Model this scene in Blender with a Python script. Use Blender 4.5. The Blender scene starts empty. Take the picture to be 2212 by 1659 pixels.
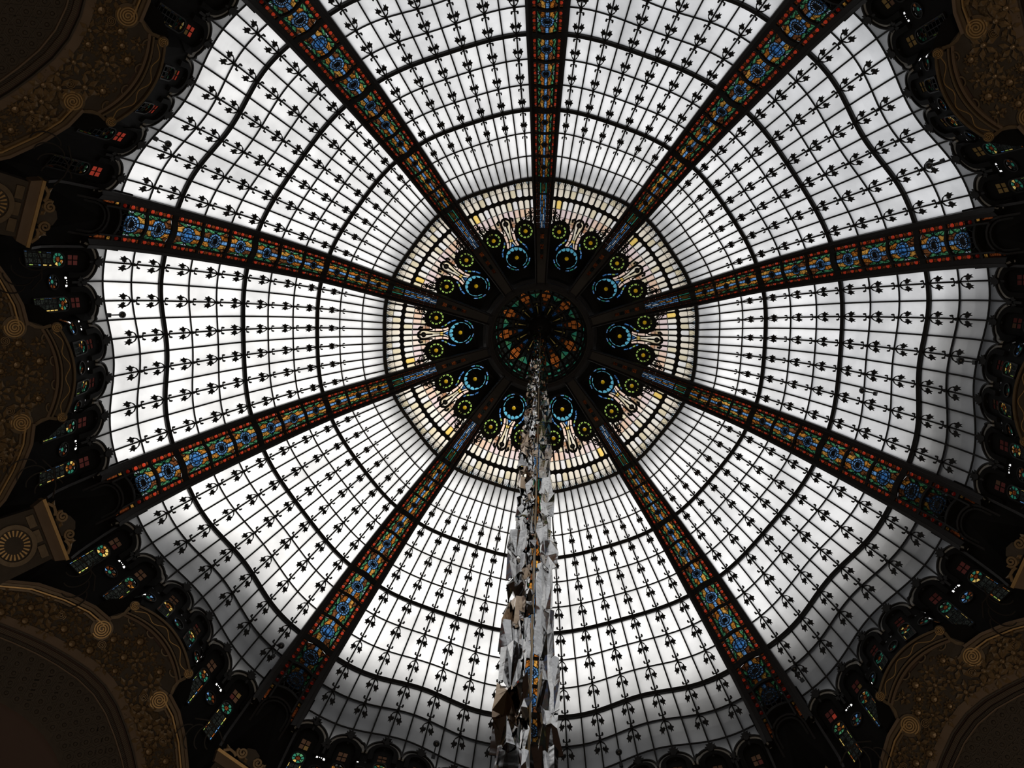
import bpy, math, random
from math import pi, sin, cos, radians, hypot, atan2, tan
from mathutils import Vector, Matrix
from mathutils.geometry import tessellate_polygon

random.seed(11)
SC = bpy.context.scene
COL = SC.collection

# ---------------------------------------------------------------- camera, sky, exposure
A0 = -1.5592                      # azimuth of the twelve o'clock rib
DG = radians(36)
cam_d = bpy.data.cameras.new('camera')
cam = bpy.data.objects.new('camera', cam_d)
COL.objects.link(cam)
SC.camera = cam
cam_d.sensor_width = 36
cam_d.lens = 36 * 2149.6 / 2212
cam_d.clip_end = 400
F = Vector((-0.0301, 0.1757, 1.0)).normalized()
rgt = Vector((cos(-0.0130), sin(-0.0130), 0))
rgt = (rgt - F * rgt.dot(F)).normalized()
dwn = F.cross(rgt)
CAM = Vector((0.0707, -3.8067, 0))
mw = Matrix.Identity(4)
for i in range(3):
    mw[i][0] = rgt[i]; mw[i][1] = -dwn[i]; mw[i][2] = -F[i]; mw[i][3] = CAM[i]
cam.matrix_world = mw

SC.view_settings.view_transform = 'Standard'
SC.view_settings.look = 'None'
SC.view_settings.gamma = 1
SC.view_settings.exposure = 0.0
SC.view_settings.use_curve_mapping = False
SC.cycles.max_bounces = 7
SC.cycles.diffuse_bounces = 3
SC.cycles.glossy_bounces = 3
SC.cycles.transmission_bounces = 5

W = bpy.data.worlds.new('overcast_sky')
SC.world = W
W.use_nodes = True
nt = W.node_tree
nt.nodes.clear()
SUN = Vector((-0.50, 0.52, 0.69)).normalized()     # where the sun hides behind the overcast
SKY_BASE, SKY_GLOW, SKY_POW = 0.70, 1.65, 2.6
def N(t, kind, **kw):
    n = t.nodes.new(kind)
    for k, v in kw.items():
        setattr(n, k, v)
    return n
tc = N(nt, 'ShaderNodeTexCoord')
dp = N(nt, 'ShaderNodeVectorMath', operation='DOT_PRODUCT')
dp.inputs[1].default_value = SUN
nt.links.new(tc.outputs['Generated'], dp.inputs[0])
mx = N(nt, 'ShaderNodeMath', operation='MAXIMUM'); mx.inputs[1].default_value = 0
nt.links.new(dp.outputs['Value'], mx.inputs[0])
pw = N(nt, 'ShaderNodeMath', operation='POWER'); pw.inputs[1].default_value = SKY_POW
nt.links.new(mx.outputs[0], pw.inputs[0])
ml = N(nt, 'ShaderNodeMath', operation='MULTIPLY_ADD'); ml.inputs[1].default_value = SKY_GLOW; ml.inputs[2].default_value = SKY_BASE
nt.links.new(pw.outputs[0], ml.inputs[0])
# ground below the horizon is darker
sp = N(nt, 'ShaderNodeSeparateXYZ'); nt.links.new(tc.outputs['Generated'], sp.inputs[0])
mr = N(nt, 'ShaderNodeMapRange'); mr.inputs['From Min'].default_value = -0.05; mr.inputs['From Max'].default_value = 0.05
mr.inputs['To Min'].default_value = 0.25; mr.inputs['To Max'].default_value = 1.0
nt.links.new(sp.outputs['Z'], mr.inputs['Value'])
m2 = N(nt, 'ShaderNodeMath', operation='MULTIPLY')
nt.links.new(ml.outputs[0], m2.inputs[0]); nt.links.new(mr.outputs[0], m2.inputs[1])
# colour: bluish cloud away from the sun, warm white near it
mc = N(nt, 'ShaderNodeMix', data_type='RGBA')
mc.inputs[6].default_value = (0.965, 0.985, 1.03, 1); mc.inputs[7].default_value = (1.03, 1.0, 0.95, 1)
nt.links.new(mx.outputs[0], mc.inputs[0])
bg = N(nt, 'ShaderNodeBackground')
nt.links.new(mc.outputs[2], bg.inputs['Color']); nt.links.new(m2.outputs[0], bg.inputs['Strength'])
wo = N(nt, 'ShaderNodeOutputWorld'); nt.links.new(bg.outputs[0], wo.inputs[0])

# added warm fill from far below, one unseen disk per bay
def lamp(loc, power, col, size):
    d = bpy.data.lights.new('bay_fill', 'AREA')
    d.energy = power; d.color = col; d.shape = 'DISK'; d.size = size
    o = bpy.data.objects.new('bay_fill', d)
    COL.objects.link(o)
    o.location = loc
    o.rotation_euler = (pi, 0, 0)       # shining upwards
    return o
LAMP = 0.50
for k in range(10):
    a = A0 + DG * (k + .5)
    lamp((7.5 * cos(a), 7.5 * sin(a), -7.5), 230 * LAMP * {1: 5.5, 2: 1.6, 3: 1.2, 7: 1.0, 8: 1.3}.get(k, .35), (1.0, .80, .60)  , 5.0)

# ---------------------------------------------------------------- materials
def mat(name):
    m = bpy.data.materials.new(name); m.use_nodes = True
    m.node_tree.nodes.clear()
    return m, m.node_tree
def out(t, sock):
    o = N(t, 'ShaderNodeOutputMaterial'); t.links.new(sock, o.inputs[0])
def glass(name, col, var=.15, streak=.12, scale=3.0, sheen=0, mottle=0, leads=0):
    """coloured, light-scattering sheet glass: translucent with a little surface gloss"""
    m, t = mat(name)
    oi = N(t, 'ShaderNodeObjectInfo')
    tc = N(t, 'ShaderNodeTexCoord')
    ad = N(t, 'ShaderNodeVectorMath', operation='ADD')
    sc = N(t, 'ShaderNodeVectorMath', operation='SCALE'); sc.inputs[0].default_value = (37, 11, 23)
    t.links.new(oi.outputs['Random'], sc.inputs['Scale'])
    t.links.new(tc.outputs['Object'], ad.inputs[0]); t.links.new(sc.outputs[0], ad.inputs[1])
    no = N(t, 'ShaderNodeTexNoise'); no.inputs['Scale'].default_value = scale; no.inputs['Detail'].default_value = 3
    t.links.new(ad.outputs[0], no.inputs['Vector'])
    a = N(t, 'ShaderNodeMath', operation='MULTIPLY_ADD'); a.inputs[1].default_value = 2 * streak; a.inputs[2].default_value = 1 - streak - var / 2
    t.links.new(no.outputs[0], a.inputs[0])
    b = N(t, 'ShaderNodeMath', operation='MULTIPLY_ADD'); b.inputs[1].default_value = var
    t.links.new(oi.outputs['Random'], b.inputs[0]); t.links.new(a.outputs[0], b.inputs[2])
    if mottle:
        ge = N(t, 'ShaderNodeNewGeometry'); n2 = N(t, 'ShaderNodeTexNoise'); n2.inputs['Scale'].default_value = .8; n2.inputs['Detail'].default_value = 4
        t.links.new(ge.outputs['Position'], n2.inputs['Vector'])
        m_ = N(t, 'ShaderNodeMapRange'); m_.inputs['From Min'].default_value = .35; m_.inputs['From Max'].default_value = .6
        m_.inputs['To Min'].default_value = 1 - mottle; m_.inputs['To Max'].default_value = 1
        t.links.new(n2.outputs[0], m_.inputs['Value'])
        mm = N(t, 'ShaderNodeMath', operation='MULTIPLY'); t.links.new(b.outputs[0], mm.inputs[0]); t.links.new(m_.outputs[0], mm.inputs[1]); b = mm
    if leads:      # fine lead lines, too thin to be pieces of their own
        vo = N(t, 'ShaderNodeTexVoronoi', feature='DISTANCE_TO_EDGE'); vo.inputs['Scale'].default_value = leads
        t.links.new(ad.outputs[0], vo.inputs['Vector'])
        v_ = N(t, 'ShaderNodeMapRange'); v_.inputs['From Min'].default_value = .03; v_.inputs['From Max'].default_value = .10; v_.inputs['To Min'].default_value = .12
        t.links.new(vo.outputs['Distance'], v_.inputs['Value'])
        v2 = N(t, 'ShaderNodeMath', operation='MULTIPLY'); t.links.new(b.outputs[0], v2.inputs[0]); t.links.new(v_.outputs[0], v2.inputs[1]); b = v2
    c = N(t, 'ShaderNodeVectorMath', operation='SCALE'); c.inputs[0].default_value = col
    t.links.new(b.outputs[0], c.inputs['Scale'])
    tr = N(t, 'ShaderNodeBsdfTranslucent'); t.links.new(c.outputs[0], tr.inputs['Color'])
    if sheen:
        gl = N(t, 'ShaderNodeBsdfGlossy'); gl.inputs['Roughness'].default_value = .25
        mxs = N(t, 'ShaderNodeMixShader'); mxs.inputs[0].default_value = sheen
        t.links.new(tr.outputs[0], mxs.inputs[1]); t.links.new(gl.outputs[0], mxs.inputs[2])
        out(t, mxs.outputs[0])
    else:
        out(t, tr.outputs[0])
    return m
def solid(name, col, rough=.5, metal=0., noise=.25, nscale=4., bump=0., spec=.5):
    m, t = mat(name)
    p = N(t, 'ShaderNodeBsdfPrincipled')
    p.inputs['Roughness'].default_value = rough; p.inputs['Metallic'].default_value = metal; p.inputs['Specular IOR Level'].default_value = spec
    tc = N(t, 'ShaderNodeTexCoord')
    no = N(t, 'ShaderNodeTexNoise'); no.inputs['Scale'].default_value = nscale; no.inputs['Detail'].default_value = 4
    t.links.new(tc.outputs['Object'], no.inputs['Vector'])
    cr = N(t, 'ShaderNodeMix', data_type='RGBA')
    cr.inputs[6].default_value = (*[x * (1 - noise) for x in col], 1); cr.inputs[7].default_value = (*[x * (1 + noise) for x in col], 1)
    t.links.new(no.outputs[0], cr.inputs[0]); t.links.new(cr.outputs[2], p.inputs['Base Color'])
    if bump:
        bp = N(t, 'ShaderNodeBump'); bp.inputs['Strength'].default_value = bump; bp.inputs['Distance'].default_value = .02
        t.links.new(no.outputs[0], bp.inputs['Height']); t.links.new(bp.outputs[0], p.inputs['Normal'])
    out(t, p.outputs[0])
    return m
M = {}
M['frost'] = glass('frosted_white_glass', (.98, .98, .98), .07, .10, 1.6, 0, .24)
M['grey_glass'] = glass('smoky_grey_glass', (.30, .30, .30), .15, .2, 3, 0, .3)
M['cream'] = [glass('cream_glass_%d' % i, c, .10, .10, 5) for i, c in enumerate([(.76, .70, .58), (.80, .76, .68), (.70, .62, .44), (.80, .72, .60), (.76, .75, .74)])]
M['pink'] = [glass('pink_glass_%d' % i, c, .10, .10, 5) for i, c in enumerate([(.76, .56, .46), (.80, .67, .58), (.74, .52, .38), (.74, .60, .59)])]
M['yellow'] = glass('yellow_glass', (.85, .60, .16), .2, .2, 6)
M['jewel'] = glass('amber_jewel_glass', (.80, .50, .02), .35, .2, 12)
M['pale_blue'] = glass('pale_blue_glass', (.55, .70, .78), .2, .2, 6)
M['cyan'] = glass('peacock_blue_glass', (.10, .36, .50), .25, .25, 8)
M['blue'] = glass('cobalt_glass', (.05, .18, .46), .35, .25, 9, leads=8)
M['sky'] = glass('light_blue_glass', (.13, .31, .62), .35, .25, 9, leads=10)
M['green'] = glass('leaf_green_glass', (.065, .24, .11), .5, .3, 8, leads=10)
M['lime'] = glass('lime_glass', (.30, .46, .10), .3, .25, 10)
M['teal'] = glass('teal_glass', (.025, .17, .11), .4, .3, 8)
M['amber'] = [glass('amber_glass_%d' % i, c, .4, .3, 9, leads=9) for i, c in enumerate([(.36, .12, .018), (.44, .18, .03), (.15, .055, .02), (.50, .25, .05)])]
M['umber_glass'] = glass('umber_glass', (.055, .016, .007), .5, .35, 14)
M['rust'] = glass('rust_red_glass', (.15, .036, .010), .5, .35, 14, leads=14)
M['ruby'] = glass('ruby_bead_glass', (.72, .06, .022), .3, .2, 12, .05)
M['orange'] = glass('orange_petal_glass', (.36, .095, .018), .3, .3, 12)
M['dusk'] = glass('dark_lattice_glass', (.014, .016, .014), .6, .5, 22, leads=16)
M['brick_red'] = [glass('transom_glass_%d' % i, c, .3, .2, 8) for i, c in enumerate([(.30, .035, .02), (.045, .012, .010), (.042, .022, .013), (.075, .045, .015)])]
M['iron'] = solid('black_painted_iron', (.008, .007, .006), .55, 0., .3, spec=.2)
M['iron_rib'] = solid('dark_bronzed_rib', (.0085, .006, .0045), .5, 0., .35, spec=.25)
M['wall'] = solid('dark_drum_plaster', (.0045, .004, .0035), .8, 0., .4, spec=.12)  # near-black even plaster colour
M['grey_trim'] = solid('grey_arch_moulding', (.30, .30, .285), .6, 0., .2)
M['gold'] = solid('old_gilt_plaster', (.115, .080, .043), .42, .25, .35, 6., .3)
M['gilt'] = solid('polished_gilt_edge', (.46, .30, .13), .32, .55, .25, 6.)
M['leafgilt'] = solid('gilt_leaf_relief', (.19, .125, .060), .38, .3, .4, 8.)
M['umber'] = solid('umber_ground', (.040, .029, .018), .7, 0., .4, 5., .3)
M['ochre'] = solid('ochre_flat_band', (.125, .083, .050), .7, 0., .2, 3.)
M['rose'] = solid('rose_brown_ceiling', (.065, .038, .029), .8, 0., .15, 1.5)
M['stone'] = solid('hall_stone', (.10, .085, .07), .8, 0., .2, 2.)
M['floor'] = solid('shop_floor', (.12, .10, .085), .5, 0., .2, 1.)
M['lead'] = solid('unseen_blocker_lead', (.03, .03, .032), .6, 0., .2, 2.)  # dark lead look shared by the unseen light blockers
M['black'] = solid('black_lamp_housing', (.006, .006, .006), .4)
M['brass'] = solid('brass_rod', (.45, .32, .16), .3, .9, .2)
def foil_mat(name, col, rough):
    m, t = mat(name)
    p = N(t, 'ShaderNodeBsdfPrincipled'); p.inputs['Base Color'].default_value = (*col, 1)
    p.inputs['Metallic'].default_value = 1; p.inputs['Roughness'].default_value = rough
    tc = N(t, 'ShaderNodeTexCoord'); no = N(t, 'ShaderNodeTexNoise'); no.inputs['Scale'].default_value = 5; no.inputs['Detail'].default_value = 2
    t.links.new(tc.outputs['Object'], no.inputs['Vector'])
    bp = N(t, 'ShaderNodeBump'); bp.inputs['Strength'].default_value = .12; bp.inputs['Distance'].default_value = .03
    t.links.new(no.outputs[0], bp.inputs['Height']); t.links.new(bp.outputs[0], p.inputs['Normal'])
    out(t, p.outputs[0]); return m
M['foil'] = foil_mat('silver_foil', (.60, .60, .60), .08)
M['foil_warm'] = foil_mat('brown_reflection_foil', (.40, .29, .19), .10)  # brown reflections of the hall put into the foil colour

# ---------------------------------------------------------------- mesh helpers
class MB:
    def __init__(s):
        s.v = []; s.f = []; s.m = []
    def add(s, vs, fs, mi=0):
        b = len(s.v); s.v += [tuple(p) for p in vs]
        s.f += [tuple(i + b for i in q) for q in fs]; s.m += [mi] * len(fs)
        return s
    def mesh(s, name, mats, org=(0, 0, 0), smooth=False):
        me = bpy.data.meshes.new(name)
        o = org
        me.from_pydata([(p[0] - o[0], p[1] - o[1], p[2] - o[2]) for p in s.v], [], s.f)
        if not isinstance(mats, (list, tuple)): mats = [mats]
        for m in mats: me.materials.append(m)
        if len(mats) > 1: me.polygons.foreach_set('material_index', s.m)
        if smooth: me.polygons.foreach_set('use_smooth', [True] * len(s.f))
        me.update()
        return me
def link(name, me, parent=None, kind=None, loc=None, mtx=None):
    o = bpy.data.objects.new(name, me)
    COL.objects.link(o)
    if parent is not None: o.parent = parent
    if mtx is not None: o.matrix_local = mtx
    elif loc is not None: o.location = loc
    if kind: o['kind'] = kind
    return o
def root(name, label, cat, loc=(0, 0, 0), rz=0., group=None):
    o = bpy.data.objects.new(name, None); COL.objects.link(o)
    o.empty_display_size = .2
    o.location = loc; o.rotation_euler = (0, 0, rz)
    o['label'] = label; o['category'] = cat
    if group: o['group'] = group
    return o
KIDS = {}
def part(name, mb, mats, parent, org=(0, 0, 0), kind=None, smooth=False):
    if not isinstance(mb, bpy.types.Mesh) and not isinstance(mats, list) and mb.m and max(mb.m) == 1: mats = [mats, M['iron']]
    me = mb if isinstance(mb, bpy.types.Mesh) else mb.mesh(name, mats, org, smooth)
    o = link(name, me, parent, kind)
    KIDS.setdefault(parent.name, []).append(o)
    return o
def placed(name, me, parent, mtx, kind=None):
    o = link(name, me, parent, kind, mtx=mtx)
    KIDS.setdefault(parent.name, []).append(o)
    return o
def copy_tree(src, label, loc, rz):
    r = src.copy(); COL.objects.link(r)
    r.location = loc; r.rotation_euler = (0, 0, rz); r['label'] = label
    for ch in KIDS.get(src.name, []):
        c = ch.copy(); COL.objects.link(c); c.parent = r
        KIDS.setdefault(r.name, []).append(c)
        for g in KIDS.get(ch.name, []):
            d = g.copy(); COL.objects.link(d); d.parent = c
            KIDS.setdefault(c.name, []).append(d)
    return r
def rotz(p, a):
    return (p[0] * cos(a) - p[1] * sin(a), p[0] * sin(a) + p[1] * cos(a), p[2])
def interp(x, xs, ys):
    if x <= xs[0]: return ys[0]
    for i in range(1, len(xs)):
        if x <= xs[i]:
            t = (x - xs[i - 1]) / (xs[i] - xs[i - 1]); return ys[i - 1] + t * (ys[i] - ys[i - 1])
    return ys[-1]
def crom(x, xs, ys):
    """smooth interpolation (finite-difference Hermite)"""
    n = len(xs)
    if x <= xs[0]:
        return ys[0] + (x - xs[0]) * (ys[1] - ys[0]) / (xs[1] - xs[0])
    if x >= xs[-1]:
        return ys[-1] + (x - xs[-1]) * (ys[-1] - ys[-2]) / (xs[-1] - xs[-2])
    i = 0
    while x > xs[i + 1]: i += 1
    def d(j):
        if j == 0: return (ys[1] - ys[0]) / (xs[1] - xs[0])
        if j == n - 1: return (ys[-1] - ys[-2]) / (xs[-1] - xs[-2])
        return (ys[j + 1] - ys[j - 1]) / (xs[j + 1] - xs[j - 1])
    h = xs[i + 1] - xs[i]; t = (x - xs[i]) / h
    return ((2 * t**3 - 3 * t**2 + 1) * ys[i] + (t**3 - 2 * t**2 + t) * h * d(i)
            + (-2 * t**3 + 3 * t**2) * ys[i + 1] + (t**3 - t**2) * h * d(i + 1))
def V(p): return Vector(p)
def sweep(pts, normals, prof, mb=None, closed=False, cap=True):
    """sweep a 2D profile [(side, up)] along pts; 'up' runs along the given normals"""
    mb = mb or MB()
    n = len(pts); P = [Vector(p) for p in pts]; k = len(prof); vs = []
    for i in range(n):
        a = P[(i - 1) % n] if (closed or i > 0) else P[i]
        b = P[(i + 1) % n] if (closed or i < n - 1) else P[i]
        tg = (b - a).normalized(); up = Vector(normals[i] if isinstance(normals, list) else normals)
        sd = tg.cross(up)
        if sd.length < 1e-6: sd = tg.orthogonal()
        sd.normalize(); up = sd.cross(tg).normalized()
        for s, u in prof: vs.append(P[i] + sd * s + up * u)
    fs = []
    for i in range(n if closed else n - 1):
        j = (i + 1) % n
        for q in range(k):
            r = (q + 1) % k
            fs.append((i * k + q, i * k + r, j * k + r, j * k + q))
    if cap and not closed:
        fs.append(tuple(range(k))[::-1]); fs.append(tuple((n - 1) * k + q for q in range(k)))
    return mb.add(vs, fs)
def rect(w, d, d0=0.): return [(-w / 2, d0), (w / 2, d0), (w / 2, d0 + d), (-w / 2, d0 + d)]
def ngon(r, n, ph=0.): return [(r * cos(2 * pi * i / n + ph), r * sin(2 * pi * i / n + ph)) for i in range(n)]
def plate(poly, holes, fmap, lo, hi, mb=None, mi=0, sides=True):
    """flat cut plate: outline with holes, mapped by fmap(x, y, lift), between two lifts"""
    mb = mb or MB()
    loops = [poly] + list(holes)
    pts = [p for l in loops for p in l]
    tri = tessellate_polygon([[Vector((p[0], p[1], 0)) for p in l] for l in loops])
    n = len(pts)
    A = [fmap(p[0], p[1], lo) for p in pts]; B = [fmap(p[0], p[1], hi) for p in pts]
    mb.add(A + B, [tuple(t) for t in tri] + [tuple(i + n for i in t[::-1]) for t in tri], mi)
    if sides:
        b = len(mb.v) - 2 * n; o = 0
        for l in loops:
            m = len(l)
            for i in range(m):
                j = (i + 1) % m
                mb.f.append((b + o + i, b + o + j, b + n + o + j, b + n + o + i)); mb.m.append(mi)
            o += m
    return mb
def sheet(poly, fmap, lift, lip, mb=None, mi=0, inset=.12, came=.014):
    """a leaded piece of glass: the sheet itself, a raised lead came round it and the turned-back edge of the came"""
    mb = mb or MB()
    P = [Vector(fmap(p[0], p[1], lift)) for p in poly]; n = len(P)
    nn = Vector((0, 0, 0))
    for i in range(n): nn += (P[i] - P[0]).cross(P[(i + 1) % n] - P[0])
    nn.normalize()
    O = []
    for i in range(n):
        e0 = P[i] - P[i - 1]; e1 = P[(i + 1) % n] - P[i]
        o0 = e0.cross(nn); o1 = e1.cross(nn)
        o0 = o0.normalized() if o0.length > 1e-9 else o0; o1 = o1.normalized() if o1.length > 1e-9 else o1
        h = o0 + o1
        if h.length < 1e-6: h = o0
        h.normalize(); c = max(.45, h.dot(o0))
        O.append(P[i] + h * (came / c))
    f1 = Vector(fmap(poly[0][0], poly[0][1], lift + .01)) - P[0]
    up = f1.normalized() if f1.length > 1e-9 else Vector((0, 0, -1))
    R_ = [P[i] + (P[i] - O[i]) * .25 + up * .006 for i in range(n)]
    R2 = [q + up * .006 for q in O]
    B = [q - up * lip for q in O]
    b = [(i, (i + 1) % n) for i in range(n)]
    mb.add(P, [tuple(t) for t in tessellate_polygon([[Vector((p[0], p[1], 0)) for p in poly]])] if n > 4 else [tuple(range(n))], mi)
    mb.add(R_ + R2 + B, [(i, j, n + j, n + i) for i, j in b] + [(n + i, n + j, 2 * n + j, 2 * n + i) for i, j in b], mi + 1)
    return mb
def disc_pts(cx, cy, r, n, a0=0., a1=2 * pi):
    if a1 - a0 >= 2 * pi - 1e-6: return [(cx + r * cos(a0 + 2 * pi * i / n), cy + r * sin(a0 + 2 * pi * i / n)) for i in range(n)]
    return [(cx + r * cos(a0 + (a1 - a0) * i / n), cy + r * sin(a0 + (a1 - a0) * i / n)) for i in range(n + 1)]
def dome_bead(r, h, n=10, rings=2):
    """small hemispherical bead, base at z=0, bulging to +z"""
    mb = MB(); vs = []; fs = []
    for i in range(rings):
        a = pi / 2 * i / rings
        vs += [(r * cos(a) * cos(2 * pi * j / n), r * cos(a) * sin(2 * pi * j / n), h * sin(a)) for j in range(n)]
    vs.append((0, 0, h))
    for i in range(rings - 1):
        fs += [(i * n + j, i * n + (j + 1) % n, (i + 1) * n + (j + 1) % n, (i + 1) * n + j) for j in range(n)]
    b = (rings - 1) * n
    fs += [(b + j, b + (j + 1) % n, rings * n) for j in range(n)]
    return mb.add(vs, fs)
def ribbon2(path, w, fmap, lo, hi, mb=None):
    """flat strip of given width(s) along a 2D path, mapped like a plate"""
    n = len(path); L = []; R = []
    for i, p in enumerate(path):
        a = path[max(i - 1, 0)]; b = path[min(i + 1, n - 1)]
        dx, dy = b[0] - a[0], b[1] - a[1]; l = hypot(dx, dy) or 1
        ww = (w[i] if isinstance(w, (list, tuple)) else w) / 2
        L.append((p[0] - dy / l * ww, p[1] + dx / l * ww)); R.append((p[0] + dy / l * ww, p[1] - dx / l * ww))
    mb = mb or MB()
    pts = L + R
    A = [fmap(x, y, lo) for x, y in pts]; B = [fmap(x, y, hi) for x, y in pts]
    m = 2 * n; fs = []
    for i in range(n - 1):
        fs += [(i, i + 1, n + i + 1, n + i), (m + n + i, m + n + i + 1, m + i + 1, m + i),
               (i, m + i, m + i + 1, i + 1), (n + i + 1, m + n + i + 1, m + n + i, n + i)]
    fs += [(0, n, m + n, m), (n - 1, m + n - 1, m + 2 * n - 1, 2 * n - 1)]
    return mb.add(A + B, fs)
def spiral(cx, cy, r0, r1, a0, turns, n, hand=1):
    return [(cx + (r0 + (r1 - r0) * i / n) * cos(a0 + hand * 2 * pi * turns * i / n), cy + (r0 + (r1 - r0) * i / n) * sin(a0 + hand * 2 * pi * turns * i / n)) for i in range(n + 1)]

# ---------------------------------------------------------------- shape of the dome
IX = [0, 3, 6, 9, 10, 11, 12]
PR = [4.692, 6.580, 8.388, 10.0, 10.47, 10.88, 11.12]
PZ = [29.27, 28.685, 27.325, 25.413, 24.72, 23.98, 23.2]
def prof(i): return crom(i, IX, PR), crom(i, IX, PZ)
def pnorm(i):
    a = prof(i - .02); b = prof(i + .02); dr, dz = b[0] - a[0], b[1] - a[1]; l = hypot(dr, dz)
    return (dz / l, -dr / l), (dr / l, dz / l)          # inward normal, outward tangent (in the r,z plane)
def gdrop(i, g):
    D = interp(i, [0, 3, 6, 9, 10, 11, 12], [.07, .07, .10, .27, .33, .38, .38]); u = min(abs(g) / .43, 1)
    return D * cos(pi / 2 * u) ** interp(i, [0, 6, 9], [2, 2, 3.6])
def GP(g, i, lift=0.):
    """point on the glass of a gore: g across (-.5 .. .5 of a bay), i ring index outward, lift towards the hall"""
    r, z = prof(i); (nr, nz), _ = pnorm(i)
    r = r - gdrop(i, g) + nr * lift; z = z + nz * lift
    return (r * cos(g * DG), r * sin(g * DG), z)
COLS = [-.405] + [.0695 * k for k in range(-5, 6)] + [.405]
HEAVY = (0, 3, 6, 9)
def gn(g, i):
    (nr, nz), _ = pnorm(i); return (nr * cos(g * DG), nr * sin(g * DG), nz)
def frame_at(g, i, org, s=(1, 1, 1), lift=.05):
    """matrix: x tangential, y outward along the profile, z towards the hall"""
    (nr, nz), (tr, tz) = pnorm(i); a = g * DG
    ey = Vector((tr * cos(a), tr * sin(a), tz)); ez = Vector((nr * cos(a), nr * sin(a), nz)); ex = ey.cross(ez)
    p = Vector(GP(g, i, lift)) - Vector(org)
    m = Matrix.Identity(4)
    for k, (e, q) in enumerate(((ex, s[0]), (ey, s[1]), (ez, s[2]))):
        for r in range(3): m[r][k] = e[r] * q
    for r in range(3): m[r][3] = p[r]
    return m
CLOCK = ['twelve', 'one', 'half past two', 'quarter to four', 'five', 'six', 'seven', 'quarter past eight', 'half past nine', 'quarter to eleven']
def flat(x, y, l): return (x, y, l)

# --- leaf spray that sits on every crossing of a flowered bar
def leaf5(cx, cy, r, ang, mb):
    pts = []
    for j, (q, da) in enumerate([(1.0, 0), (.52, 24), (.95, 52), (.52, 82), (.80, 118), (.45, 180), (.80, 242), (.52, 278), (.95, 308), (.52, 336)]):
        a = ang + radians(da); pts.append((cx + r * q * cos(a), cy + r * q * sin(a)))
    return plate(pts, [], flat, 0, .03, mb)
def spray_mesh(open_):
    mb = MB()
    plate([(.055, 0), (.03, .045), (-.03, .045), (-.055, 0), (-.03, -.05), (.03, -.05)], [], flat, -.02, .05, mb)
    for s in (-1, 1):
        ribbon2([(s * .01, .03), (s * .05, .07), (s * .10 * open_, .10), (s * .13 * open_, .14), (s * .122 * open_, .20)], .026, flat, 0, .025, mb)
        leaf5(s * .125 * open_, .235, .118, radians(90 - s * 38), mb)
        leaf5(s * .070 * open_, .225, .062, radians(90 + s * 150), mb)
        ribbon2([(0, -.03), (s * .03, -.075), (s * .075, -.088), (s * .115, -.085)], .020, flat, 0, .025, mb)
        plate(disc_pts(s * .112, -.112, .036, 8), [], flat, -.005, .035, mb)
    return mb.mesh('leaf_spray', M['iron'])
SPRAY = [spray_mesh(1.0), spray_mesh(1.3), spray_mesh(.72)]
def bud_mesh():
    mb = MB()
    plate(disc_pts(0, 0, .075, 10), [], flat, -.02, .06, mb)
    leaf5(0, -.10, .13, radians(-90), mb)
    for s in (-1, 1): leaf5(s * .07, -.06, .09, radians(-90 + s * 50), mb)
    ribbon2([(0, .05), (0, .2)], .05, flat, 0, .03, mb)
    return mb.mesh('bud_finial', M['iron'])
BUD = bud_mesh()
def leaf_fin():
    mb = MB()
    leaf5(0, -.07, .12, radians(-90), mb)
    for s in (-1, 1): leaf5(s * .055, .01, .10, radians(-90 + s * 55), mb)
    ribbon2([(0, 0), (0, .22)], .06, flat, 0, .03, mb)
    return mb.mesh('leaf_finial', M['iron'])
LEAFFIN = leaf_fin()

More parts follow.
